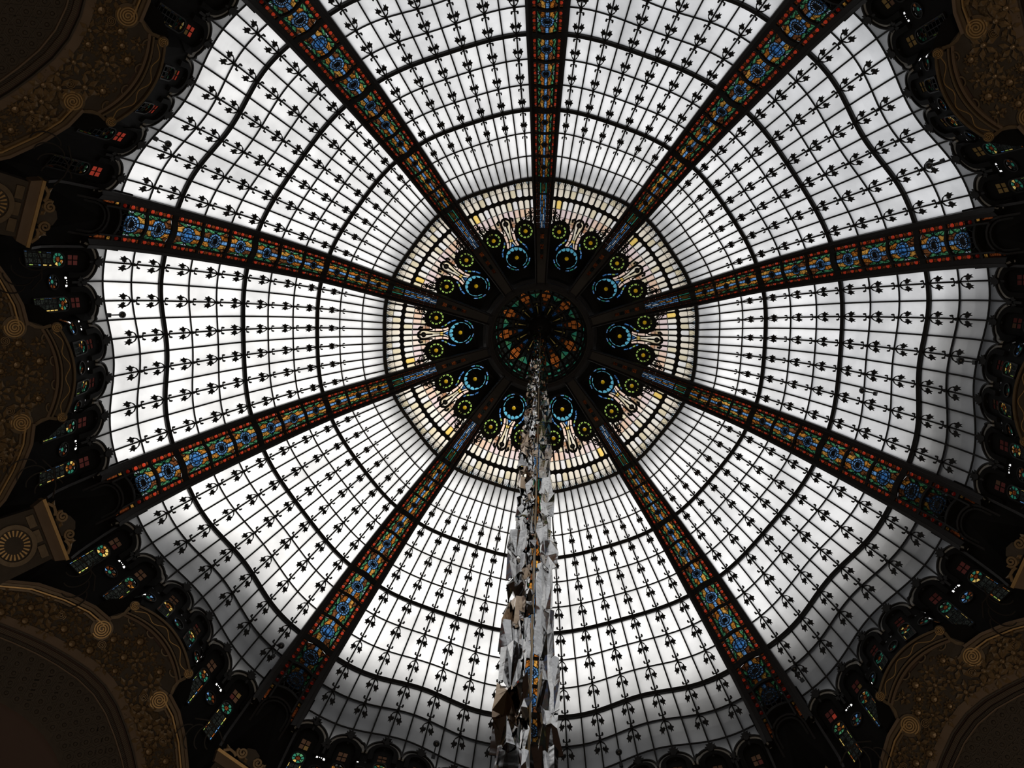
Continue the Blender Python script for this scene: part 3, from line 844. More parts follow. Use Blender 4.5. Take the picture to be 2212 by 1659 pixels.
        for (x, y, q, a) in ((.70, 3.36, .10, 60), (.50, 3.50, .10, 95), (.32, 3.42, .09, 125), (.80, 3.16, .09, 10)):
            pts = []
            for j, (e, da) in enumerate([(1.0, 0), (.42, 28), (.86, 58), (.38, 88), (.7, 125), (.34, 180), (.7, 235), (.38, 272), (.86, 302), (.42, 332)]):
                aa = radians(a + da); pts.append((x + q * e * cos(aa), y + q * e * sin(aa)))
            plate(pts, [], fm, .055, .08, mb)
        part('leaf_cluster', mb, M['iron'], r, FORG)
        mb = MB()
        for a in (20, 75, -40):
            aa = radians(a); plate(disc_pts(.185 + .05 * cos(aa), 3.60 + .05 * sin(aa), .035, 8), [], fm, .05, .075, mb)
        part('leaf_arm', mb, M['iron'], r, FORG)
    return r
F0 = fan()
FL = 'cream fan of peacock stained glass between ribs '
F0['label'] = FL + GNAMES[0]
for k in range(1, 10):
    a = A0 + DG * (k + .5)
    copy_tree(F0, FL + GNAMES[k], rotz(FORG, a), a)

# ---------------------------------------------------------------- lantern
LZ = [(1.50, 29.95), (1.50, 30.45), (1.47, 31.0), (1.36, 31.5), (1.10, 31.95), (.75, 32.25), (.36, 32.42)]
def lp(t): # 0 rim .. 6 apex
    i = min(int(t), 5); f = t - i
    return LZ[i][0] + f * (LZ[i + 1][0] - LZ[i][0]), LZ[i][1] + f * (LZ[i + 1][1] - LZ[i][1])
def LP(g, t, l=0.):
    r, z = lp(t); return ((r - l) * cos(g), (r - l) * sin(g), z - l * (t / 6))
LAN = root('lantern_cupola', 'small round cupola of orange and green stained glass at the centre of the dome', 'cupola', (0, 0, 29.95), A0)
lo = (0, 0, 29.95)
ns = 20
for k in range(ns):
    g0, g1 = 2 * pi * k / ns + .025, 2 * pi * (k + 1) / ns - .025; gm = (g0 + g1) / 2
    fm = lambda x, y, l: LP(x, y, l)
    L = lambda p, m, nm: part(nm, sheet(p, fm, 0, .01, came=.02), m, LAN, lo)
    for row, (ta, tb) in enumerate(((.08, .75), (.8, 1.5), (1.55, 2.2), (2.25, 2.85))):
        for j in range(3):
            h0, h1 = g0 + (g1 - g0) * (j + .05) / 3, g0 + (g1 - g0) * (j + .95) / 3
            L([(h0, ta), (h1, ta), (h1, tb), (h0, tb)], M['dusk'] if (j + k + row) % 3 or row < 1 else M['teal'], 'lattice_pane')
    if k % 2 == 0:
        for (xa, xb, ta, tb, ya) in ((0, .5, 3.35, 3.75, 3.5), (.5, 1, 3.35, 3.75, 3.5), (0, .5, 3.78, 4.2, 0), (.5, 1, 3.78, 4.2, 0), (.18, .82, 4.23, 4.5, 0)):
            p0, p1 = g0 + (g1 - g0) * (xa + .02), g0 + (g1 - g0) * (xb - .02)
            if ya: poly = [(p0, ta if xa else 3.7), (p1, 3.7 if xa else ta - .25), (p1, tb), (p0, tb)] if not xa else [(p0, ta - .25), (p1, 3.7), (p1, tb), (p0, tb)]
            else: poly = [(p0, ta), (p1, ta), (p1, tb), (p0, tb)]
            L(poly, M['orange'], 'flame_petal')
        for sx in (0, 1):
            e0 = g0 if sx == 0 else g1
            L([(e0, 2.92), (gm, 2.92), (e0, 3.55)], M['dusk'], 'dark_pane')
        L([(g0 + .05, 4.56), (g1 - .05, 4.56), (g1 - .07, 4.88), (g0 + .07, 4.88)], M['rust'], 'rust_pane')
        L([(g0 + .05, 4.94), (g1 - .05, 4.94), (gm + .05, 5.5), (gm - .05, 5.5)], M['blue'], 'blue_pane')
    else:
        for sx, q in ((-1, g0), (1, g1)):
            L([(q, 2.92), (gm + sx * .01, 2.92), (gm + sx * .01, 3.45), (q, 3.45)], M['dusk'], 'lattice_pane')
            L([(q, 3.5), (gm + sx * .01, 3.5), (gm + sx * .01, 4.25), (q, 3.75)], M['green' if sx > 0 else 'teal'], 'green_petal')
            L([(q, 3.82), (gm + sx * .01, 4.32), (gm + sx * .02, 4.75), (q - sx * .03, 4.75)], M['dusk'], 'dark_pane')
        L([(gm - .035, 4.8), (gm + .035, 4.8), (gm + .03, 5.75), (gm - .03, 5.75)], M['yellow'], 'yellow_pane')
        for sx in (-1, 1): L([(gm + sx * .06, 4.8), (gm + sx * .12, 4.8), (gm + sx * .11, 5.75), (gm + sx * .055, 5.75)], M['dusk'], 'dark_pane')
    if k % 2 == 0: L([(gm - .08, 5.55), (gm + .08, 5.55), (gm + .10, 5.9), (gm - .10, 5.9)], M['dusk'], 'dark_pane')
    g = 2 * pi * k / ns
    ts = [.5 * q for q in range(13)]
    part('spoke', sweep([LP(g, t) for t in ts], [(-cos(g), -sin(g), -.3)] * 13, rect(.035, .05)), M['iron'], LAN, lo)
for t, w in ((0, .09), (.78, .03), (1.52, .03), (2.22, .03), (2.88, .05), (3.47, .03), (4.53, .03), (4.9, .05), (6, .05)):
    gs = [2 * pi * q / 60 for q in range(60)]
    part('hoop', sweep([LP(g, t) for g in gs], [(-cos(g), -sin(g), 0) for g in gs], rect(w, .06), closed=True), M['iron'], LAN, lo)
def lathe(prof_, n=40, mb=None):
    mb = mb or MB(); k = len(prof_); vs = [(r * cos(2 * pi * i / n), r * sin(2 * pi * i / n), z) for i in range(n) for r, z in prof_]
    return mb.add(vs, [(i * k + q, i * k + q + 1, ((i + 1) % n) * k + q + 1, ((i + 1) % n) * k + q) for i in range(n) for q in range(k - 1)])
part('hub', lathe([(0, 32.2), (.10, 32.18), (.14, 32.24), (.22, 32.26), (.26, 32.32), (.36, 32.34), (.40, 32.45), (.40, 32.55), (0, 32.6)], 28), M['iron'], LAN, lo, smooth=True)
part('hook', lathe([(0, 31.9), (.03, 31.92), (.05, 32.0), (.03, 32.1), (.05, 32.2), (0, 32.25)], 12), M['black'], LAN, lo)
part('rim_ring', lathe([(1.48, 30.0), (1.48, 29.86), (1.56, 29.82), (1.64, 29.86), (1.66, 30.1), (1.75, 30.2)], 80), M['iron_rib'], LAN, lo)
part('shade_cap', lathe([(2.25, 32.75), (2.28, 32.8), (1.4, 33.7), (0, 34.2), (0, 34.1), (1.38, 33.6)], 40), M['lead'], LAN, lo)  # unseen cap added to keep sky light off the upper lantern glass
# dark crown ring closing the space between lantern and fans
o = part('crown_soffit', lathe([(1.62, 30.15), (1.72, 30.5), (1.80, 30.75), (2.06, 30.92), (2.12, 31.0)], 80), M['iron'], LAN, lo)

# ---------------------------------------------------------------- scalloped drum below the gores
BE = radians(40)
def vb(u):
    u = abs(u)
    if u < 1.05: return .05 - .27 * u * u
    return interp(u, [1.05, 1.12, 1.55, 2.1, 2.73, 3.28, 3.7], [-.3, -.88, -.95, -1.18, -1.56, -2.12, -2.5])
_bc = {}
def dbot(g):
    th = g * DG; u = 10.6 * tan(th)
    for _ in range(25):
        D = 10.6 - vb(u) * cos(BE); u = D * tan(th)
    v = vb(u); return Vector((10.6 - v * cos(BE), u, 22 + v * sin(BE)))
def dtop(g):
    th = g * DG; R = 10.97 - .36 * cos(pi / 2 * min(1, abs(g) / .43)) ** 3.6
    return Vector((R * cos(th), R * sin(th), 23.72))
def dlen(g): return (dbot(g) - dtop(g)).length
def DP(g, d, l=0.):
    """drum surface: g across the bay, d metres down from the top edge, l towards the hall"""
    a, b = dtop(g), dbot(g); e = (b - a).normalized(); th = g * DG
    n = Vector((-cos(th), -sin(th), 0)); n = (n - e * n.dot(e)).normalized()
    return tuple(a + e * d + n * l)
DORG = DP(0, .5)
KG = .0695
SG = KG * DG * 10.9                       # metres per glazing column
def BP(u, v, l=0.):
    """bay facade (cove) plane: u along the bay, v up the slope, l towards the hall"""
    return (10.6 - v * cos(BE) - sin(BE) * l, u, 22 + v * sin(BE) - cos(BE) * l)
def drum(k):
    a = A0 + DG * (k + .5); rnd = random.Random(40 + k)
    r = root('drum_arcade', 'dark scalloped window arcade below the gore between ' + GNAMES[k], 'arcade', rotz(DORG, a), a, 'scalloped arcades round the foot of the dome')
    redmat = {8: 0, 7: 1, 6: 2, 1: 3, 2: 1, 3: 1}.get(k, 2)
    for c in range(-6, 7):
        gc = c * KG; lim = dlen(gc)
        half = .5 * KG
        e0, e1 = gc - half, gc + half
        if c == -6: e0 = -.5
        if c == 6: e1 = .5
        fm = lambda x, d, l: DP(gc + x / (DG * 10.9), d, l)
        x0, x1 = (e0 - gc) * DG * 10.9, (e1 - gc) * DG * 10.9
        bl = lambda g: dlen(g) - .01
        top = [(x0 + (x1 - x0) * q / 6, (scal(gc + (x0 + (x1 - x0) * q / 6) / (DG * 10.9)) - 11.55) * .85) for q in range(7)]
        outl = top + [(x1, bl(e1)), (0, bl(gc)), (x0, bl(e0))]
        holes = []
        orn = abs(c) % 2 == 1 and abs(c) < 6
        lm = min(bl(e0), bl(e1), bl(gc))
        if orn:
            w = .13
            # transom lights, two by three
            for yy in range(2):
                for xx in range(2):
                    xa = -.115 + .12 * xx; ya = .53 + .155 * yy
                    p = [(xa, ya), (xa + .105, ya), (xa + .105, ya + .145), (xa, ya + .145)]
                    if ya + .15 < lm:
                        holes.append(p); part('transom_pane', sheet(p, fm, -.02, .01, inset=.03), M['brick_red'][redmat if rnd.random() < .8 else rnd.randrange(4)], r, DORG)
            d0, d1 = .95, 2.06
            if d1 < lm - .05 or lm > 1.3:
                d1 = min(d1, lm - .08); ww = .155
                ap = [(-ww, d1)] + [(-ww * cos(pi * j / 10), d0 + ww - ww * sin(pi * j / 10)) for j in range(11)] + [(ww, d1)]
                holes.append(ap)
                if k in (8, 9, 0) or (k == 1 and c < 0): part('light_block_board', plate([(-.23, d0 - .06), (.23, d0 - .06), (.23, d1 + .05), (-.23, d1 + .05)], [], fm, -.14, -.11), M['wall'], r, DORG)  # unseen board added behind these windows to darken them
                wn = part('arched_window', ribbon2(ap + [ap[0]], .03, fm, -.01, .05), M['iron'], r, DORG)
                def wp(p, m, nm): part(nm, sheet(p, fm, -.014, .01), m, wn, DORG)
                for j in range(8):
                    a0, a1 = pi * 2 * (j + .06) / 8, pi * 2 * (j + .94) / 8
                    wp([(q * cos(t), d0 + ww + q * sin(t)) for q, t in ((.07, a0), (.07, a1), (.148, a1), (.148, a0))], [M['teal'], M['green'], M['dusk'], M['amber'][1], M['teal'], M['yellow'], M['dusk']][rnd.randrange(7)], 'crown_pane')
                wp(disc_pts(0, d0 + ww, .062, 8), M['rust'], 'crown_centre')
                ya = d0 + 2 * ww + .03
                if d1 > ya: part('tracery', plate([(-ww, d0 + ww - .01)] + [(-.155 * cos(t), d0 + ww + .155 * sin(t)) for t in [pi * q / 10 for q in range(11)]] + [(ww, d0 + ww - .01), (ww, ya), (-ww, ya)], [], fm, -.03, -.018), M['iron'], wn, DORG)
                nn = max(1, int((d1 - ya) / .12))
                for j in range(nn):
                    y0, y1 = ya + (d1 - ya) * j / nn + .006, ya + (d1 - ya) * (j + 1) / nn - .006
                    for s in (-1, 1):
                        wp([(s * .115, y0), (s * .148, y0), (s * .148, y1), (s * .115, y1)], [M['yellow'], M['lime'], M['sky'], M['orange'], M['dusk']][rnd.randrange(5)], 'border_pane')
                    wp([(-.108, y0), (-.004, y0), (-.004, y1), (-.108, y1)], M['dusk'], 'dark_pane'); wp([(.004, y0), (.108, y0), (.108, y1), (.004, y1)], M['dusk'], 'dark_pane')
        elif abs(c) < 6:
            # broken slits of daylight under the scallop junction, roundel below
            for j, (xa, wd, hh) in enumerate(((-.12, .05, .085), (-.04, .022, .045), (.01, .022, .04), (.06, .045, .05 + .05 * rnd.random()))):
                hx = [(xa, .86), (xa + wd, .86), (xa + wd, .86 + hh), (xa, .86 + hh)]
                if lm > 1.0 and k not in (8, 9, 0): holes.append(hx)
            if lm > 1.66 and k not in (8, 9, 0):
                cy = 1.34
                hp = disc_pts(0, cy, .158, 14); holes.append(hp)
                rw_ = part('roundel', ribbon2(hp + [hp[0]], .025, fm, -.01, .04), M['iron'], r, DORG)
                part('roundel_eye', sheet(disc_pts(0, cy, .05, 8), fm, -.012, .01), M['teal'], rw_, DORG)
                for j in range(8):
                    a0, a1 = 2 * pi * (j + .07) / 8, 2 * pi * (j + .93) / 8
                    part('roundel_petal', sheet([(q * cos(t), cy + q * sin(t)) for q, t in ((.065, a0), (.065, a1), (.15, a1), (.15, a0))], fm, -.012, .01, came=.02), [M['dusk'], M['amber'][2], M['dusk'], M['sky'], M['rust'], M['dusk']][rnd.randrange(6)], rw_, DORG)
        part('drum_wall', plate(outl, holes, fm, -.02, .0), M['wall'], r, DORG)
        if orn:
            # scalloped arch: outer iron roll, pale moulding, dark archivolt
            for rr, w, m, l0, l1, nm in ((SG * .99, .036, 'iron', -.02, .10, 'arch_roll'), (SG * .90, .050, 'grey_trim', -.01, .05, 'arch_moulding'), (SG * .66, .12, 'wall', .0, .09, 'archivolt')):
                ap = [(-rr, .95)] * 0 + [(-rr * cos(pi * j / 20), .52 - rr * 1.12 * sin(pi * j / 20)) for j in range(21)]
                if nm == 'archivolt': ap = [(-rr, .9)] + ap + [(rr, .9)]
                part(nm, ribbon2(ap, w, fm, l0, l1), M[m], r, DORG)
    for s in (-1, 1):
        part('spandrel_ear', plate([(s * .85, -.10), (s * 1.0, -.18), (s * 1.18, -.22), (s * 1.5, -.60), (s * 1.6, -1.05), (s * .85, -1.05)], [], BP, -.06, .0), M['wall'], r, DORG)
    return r
for k in (0, 1, 2, 3, 4, 5, 6, 7, 8, 9): drum(k)

# ---------------------------------------------------------------- hall shell: cove, walls, floor, added shade apron
def struct(name, mb, m):
    o = link(name, mb.mesh(name, m)); o['kind'] = 'structure'; return o
mb = MB()
for k in range(10):
    a = A0 + DG * (k + .5); vs = []; n = 24
    for j in range(n + 1):
        g = -.5 + j / n
        p = dbot(g); vs.append(rotz(p + Vector((.0, 0, .0)), a))
        D = 14.1; u = D * tan(g * DG); v = (10.6 - D) / cos(BE); q = BP(u, v, -.03); vs.append(rotz(q, a))
    mb.add(vs, [(2 * j, 2 * j + 1, 2 * j + 3, 2 * j + 2) for j in range(n)])
struct('ceiling', mb, M['rose'])
ztop = 22 + (10.6 - 14.1) / cos(BE) * sin(BE)
WN = ['north', 'north_east', 'east', 'east_south', 'south_east', 'south', 'south_west', 'west_south', 'west', 'north_west']
for k in range(10):
    a = A0 + DG * (k + .5); u = 14.1 * tan(DG / 2)
    vs = [rotz((14.1, -u, ztop + .1), a), rotz((14.1, u, ztop + .1), a), rotz((14.1, u, -10), a), rotz((14.1, -u, -10), a),
          rotz((14.4, -u, ztop + .1), a), rotz((14.4, u, ztop + .1), a), rotz((14.4, u, -10), a), rotz((14.4, -u, -10), a)]
    struct('wall_' + WN[k], MB().add(vs, [(0, 1, 2, 3), (4, 5, 6, 7), (0, 1, 5, 4), (2, 3, 7, 6)]), M['stone'])
struct('floor', MB().add([(16 * cos(2 * pi * j / 40), 16 * sin(2 * pi * j / 40), -10) for j in range(40)] + [(16 * cos(2 * pi * j / 40), 16 * sin(2 * pi * j / 40), -10.3) for j in range(40)],
       [tuple(range(40)), tuple(range(40, 80))] + [(j, (j + 1) % 40, 40 + (j + 1) % 40, 40 + j) for j in range(40)]), M['floor'])
# unseen apron added to darken the low panes, close to the foot of the dome on the lower side
mb = MB(); n = 120; vs = []
for j in range(n):
    g = 10 * j / n; a = A0 + g * DG
    near = max(0, min(1, (2.7 - abs(g - 4.5)) / .7)); near = near * near * (3 - 2 * near)
    zt = 24.0 + 1.85 * near; r0 = 12.2 - .80 * near
    vs += [(r0 * cos(a), r0 * sin(a), 24.0), (r0 * cos(a), r0 * sin(a), zt), ((r0 - .85 * near) * cos(a), (r0 - .85 * near) * sin(a), zt + .42 * near + .02), ((r0 + .15) * cos(a), (r0 + .15) * sin(a), zt), ((r0 + .15) * cos(a), (r0 + .15) * sin(a), 24.0)]
mb.add(vs, [(j * 5 + q, ((j + 1) % n) * 5 + q, ((j + 1) % n) * 5 + (q + 1) % 5, j * 5 + (q + 1) % 5) for j in range(n) for q in range(5)])
struct('shade_apron', mb, M['lead'])

mb = MB(); n = 80; vs = []  # unseen ring added above the glass to shade the innermost panes
for j in range(n):
    a = 2 * pi * j / n
    for rr, zz in ((4.72, 29.58), (5.02, 29.50), (5.02, 29.54), (4.72, 29.62)): vs.append((rr * cos(a), rr * sin(a), zz))
mb.add(vs, [(j * 4 + q, ((j + 1) % n) * 4 + q, ((j + 1) % n) * 4 + (q + 1) % 4, j * 4 + (q + 1) % 4) for j in range(n) for q in range(4)])
struct('shade_ring', mb, M['lead'])

# ---------------------------------------------------------------- gilded arches of the galleries
def flower_mesh(np_, r, inner):
    mb = MB()
    for j in range(np_):
        a = 2 * pi * j / np_
        c, s = cos(a), sin(a)
        P = [(inner, 0, .02), (r * .55, r * .20, .05), (r, 0, .015), (r * .55, -r * .20, .05), (r * .55, 0, .085), (r * .55, 0, 0)]
        b = [(x * c - y * s, x * s + y * c, z) for x, y, z in P]
        mb.add(b, [(0, 3, 4), (3, 2, 4), (2, 1, 4), (1, 0, 4)])
    d = dome_bead(inner * 1.2, .06, 8, 2); mb.add(d.v, d.f)
    return mb.mesh('flower', M['leafgilt'])
FLOW = [flower_mesh(6, .27, .05), flower_mesh(10, .16, .07), flower_mesh(5, .21, .04)]
def leafb():
    mb = MB()
    for s in (-1, 1):
        mb.add([(0, 0, .01), (s * .05, .07, .03), (0, .17, .01), (0, .08, .06)], [(0, 1, 3), (1, 2, 3)])
    return mb
def bay_matrix(u, v, l, ang, s, org):
    ex = Vector((0, 1, 0)); ey = Vector((-cos(BE), 0, sin(BE))); ez = Vector((-sin(BE), 0, -cos(BE)))
    # keep a right-handed frame
    if ex.cross(ey).dot(ez) < 0: ex = -ex
    m = Matrix.Identity(4)
    for k, e in enumerate((ex, ey, ez)):
        for q in range(3): m[q][k] = e[q]
    p = Vector(BP(u, v, l)) - Vector(org)
    return Matrix.Translation(p) @ m @ Matrix.Rotation(ang, 4, 'Z') @ Matrix.Scale(s, 4)
def rimv(u): return interp(abs(u), [0, 1.1, 1.55, 2.1, 2.73, 3.28, 3.6], [-.86, -.88, -.96, -1.2, -1.58, -2.12, -2.5])
def finv(u): return interp(abs(u), [0, .5, 1.04, 1.5, 2.0, 2.69, 3.3], [-1.62, -1.67, -1.82, -1.98, -2.2, -2.55, -3.0])
def honv(u): return interp(abs(u), [0, .6, 1.23, 1.7, 2.23, 2.9], [-2.16, -2.2, -2.36, -2.58, -2.88, -3.45])
AORG = BP(0, -1.0)
def arc(f, u0, u1, n): return [(u0 + (u1 - u0) * j / n, f(u0 + (u1 - u0) * j / n)) for j in range(n + 1)]
def gilded_arch():
    r = root('gilded_arch', '', 'arch', (0, 0, 0), 0, 'gilded arches below the dome')
    rnd = random.Random(8)
    up = arc(lambda u: rimv(u) if abs(u) > 1.1 else (-.42 - .1 * u * u), -3.3, 3.3, 44)
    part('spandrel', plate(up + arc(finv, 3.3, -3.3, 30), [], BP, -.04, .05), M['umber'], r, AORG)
    # plain flat band, then mouldings with dentils, then coffered soffit
    part('flat_band', plate(arc(lambda u: finv(u) + .02, -3.2, 3.2, 30) + arc(lambda u: finv(u) - .19, 3.2, -3.2, 30), [], BP, -.02, .09), M['ochre'], r, AORG)
    up_n = Vector((-sin(BE), 0, -cos(BE)))
    for dv, w, h, m in ((-.21, .035, .14, 'umber'), (-.33, .10, .07, 'ochre'), (-.44, .06, .05, 'umber'), (-.50, .03, .09, 'ochre')):
        pts = [BP(u, v + dv, 0) for u, v in arc(finv, -3.1, 3.1, 36)]
        part('arch_moulding', sweep(pts, up_n, rect(w, h)), M[m], r, AORG)
    mb = MB()
    for j in range(150):
        u = -2.9 + 5.8 * j / 149; v = finv(u) - .335
        for dd, w, hgt in ((0, .011, .05), (-.10, .008, .025)):
            s = (finv(u + .02) - finv(u - .02)) / .04
            pts = [(u - w, v + dd - hgt), (u + w, v + dd - hgt), (u + w, v + dd + hgt), (u - w, v + dd + hgt)]
            plate(pts, [], BP, .06, .095, mb)
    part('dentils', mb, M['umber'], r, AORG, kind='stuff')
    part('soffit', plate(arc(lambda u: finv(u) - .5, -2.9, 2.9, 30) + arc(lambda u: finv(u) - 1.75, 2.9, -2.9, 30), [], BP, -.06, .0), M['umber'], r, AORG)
    hx = MB()
    for q in range(6):
        a0, a1 = pi / 3 * q, pi / 3 * (q + 1)
        plate([(.135 * cos(a0), .135 * sin(a0)), (.135 * cos(a1), .135 * sin(a1)), (.11 * cos(a1), .11 * sin(a1)), (.11 * cos(a0), .11 * sin(a0))], [], flat, 0, .03, hx)
    hx.add(*(lambda d: (d.v, d.f))(dome_bead(.05, .04, 8, 2)))
    hxm = hx.mesh('coffer_rosette', M['umber'])
    for row in range(5):
        for j in range(-11, 12):
            u = (j + .5 * (row % 2)) * .245
            v = finv(u) - .66 - .215 * row
            placed('coffer_rosette', hxm, r, bay_matrix(u, v, .0, -radians(12) * u, 1, AORG))
    # raking rims with a gilt edge, curling into volutes
    for s in (-1, 1):
        us = [1.10, 1.3, 1.55, 1.8, 2.1, 2.4, 2.73, 3.0, 3.3]
        fm = lambda u, v, l: BP(s * u, v, l)
        for dv, w, h, m in ((-.02, .10, .16, 'ochre'), (-.10, .10, .10, 'gold'), (-.185, .05, .13, 'gilt'), (-.25, .07, .07, 'gold')):
            pts = [BP(s * u, rimv(u) + dv, .04) for u in us]
            part('rim_moulding', sweep(pts, up_n, [(-w / 2, 0), (w / 2, 0), (w * .32, h), (-w * .32, h)]), M[m], r, AORG)
        vc = (1.06, -1.15)
        mb = MB(); sp = spiral(vc[0], vc[1], .02, .21, radians(70), 3.6, 70, 1)
        path = [BP(s * x, y, .10) for x, y in sp]
        part('volute_coil', sweep(path, up_n, [(-.024, 0), (.024, 0), (.014, .05), (-.014, .05)]), M['gilt'], r, AORG)
        part('volute_disc', plate(disc_pts(vc[0], vc[1], .25, 28), [], fm, .02, .11), M['gold'], r, AORG)
        sp = spiral(.78, -1.36, .012, .105, 0, 2.6, 40, 1)
        part('small_volute', sweep([BP(s * x, y, .07) for x, y in sp], up_n, [(-.014, 0), (.014, 0), (.008, .04), (-.008, .04)]), M['leafgilt'], r, AORG)
        sp = spiral(1.86, -1.62, .012, .10, 1, 2.4, 40, 1)
        part('small_volute', sweep([BP(s * x, y, .07) for x, y in sp], up_n, [(-.014, 0), (.014, 0), (.008, .04), (-.008, .04)]), M['leafgilt'], r, AORG)
        # volute ends of the crest
        sp = spiral(1.02, -.30, .012, .10, radians(90), 2.6, 40, 1)
        part('crest_volute', sweep([BP(s * x, y, .16) for x, y in sp], up_n, [(-.013, 0), (.013, 0), (.008, .04), (-.008, .04)]), M['gilt'], r, AORG)
        part('crest_volute', plate(disc_pts(1.02, -.30, .115, 18), [], fm, .04, .16), M['gold'], r, AORG)
        sp = [(1.06, -.40), (1.02, -.56), (1.05, -.72), (1.14, -.86)]
        part('crest_foot', sweep([BP(s * x, y, .03) for x, y in sp], up_n, rect(.07, .07)), M['gold'], r, AORG)
    cf = lambda u: .03 - .27 * u * u
    n = 24
    for dv, w, h, m in ((-.02, .06, .20, 'gold'), (-.15, .20, .12, 'umber'), (-.28, .05, .16, 'gold'), (-.36, .07, .10, 'ochre')):
        part('crest_moulding', sweep([BP(u, cf(u) + dv, .02) for u in [-1.0 + 2.0 * j / n for j in range(n + 1)]], up_n, [(-w / 2, 0), (w / 2, 0), (w * .4, h), (-w * .4, h)]), M[m], r, AORG)
    wv = [(u, cf(u) - .15 + .055 * sin(u * 11)) for u in [-.92 + 1.84 * j / 60 for j in range(61)]]
    part('crest_wave', ribbon2(wv, .016, BP, .13, .17), M['gilt'], r, AORG)
    for u in (-.78, -.27, .27, .78):
        part('crest_loop', sweep([BP(u + .10 * cos(t), cf(u) - .42 + .055 * sin(t) * 1.2, .08) for t in [pi + pi * j / 10 for j in range(11)]], up_n, rect(.03, .06)), M['gold'], r, AORG)
    # flowers and leaves over the spandrel
    pos = []
    tries = 0
    while len(pos) < 48 and tries < 6000:
        tries += 1
        u = rnd.uniform(-3.0, 3.0)
        hi = (rimv(u) - .36) if abs(u) > 1.35 else (-.66 if abs(u) < .72 else -1.5)
        lo_ = finv(u) + .05
        if hi <= lo_: continue
        v = rnd.uniform(lo_, hi)
        if all(hypot(u - p[0], v - p[1]) > .29 for p in pos): pos.append((u, v))
    for j, (u, v) in enumerate(pos):
        placed('flower', FLOW[j % 3], r, bay_matrix(u, v, .085, rnd.uniform(0, 6), rnd.uniform(.85, 1.2), AORG))
    mb = MB(); lf = leafb()
    for j in range(760):
        u = rnd.uniform(-3.1, 3.1)
        hi = (rimv(u) - .30) if abs(u) > 1.35 else (-.58 if abs(u) < .8 else -1.42)
        lo_ = finv(u) - .02 + .09 * sin(u * 9)
        if hi <= lo_: continue
        v = rnd.uniform(lo_, hi)
        m = bay_matrix(u, v, .05, rnd.uniform(0, 6.3), rnd.uniform(.5, .9), AORG)
        mb.add([m @ Vector(p) for p in lf.v], lf.f)
    part('leaf_relief', mb, M['gold'], r, (0, 0, 0), kind='stuff')
    return r
ARCHES = {1: "gilded floral arch with volutes under the gore at two o'clock", 2: "gilded arch edge showing under the gore at three o'clock", 3: "gilded floral arch with volutes under the gore at half past four",
          6: "gilded floral arch with volutes under the gore at half past seven", 7: "gilded floral arch with volutes under the gore at nine o'clock", 8: "gilded floral arch with volutes under the gore at ten o'clock"}
AR0 = gilded_arch(); first = True
for k, lab in ARCHES.items():
    a = A0 + DG * (k + .5)
    if first:
        AR0.location = rotz(AORG, a); AR0.rotation_euler = (0, 0, a); AR0['label'] = lab; first = False
    else:
        copy_tree(AR0, lab, rotz(AORG, a), a)

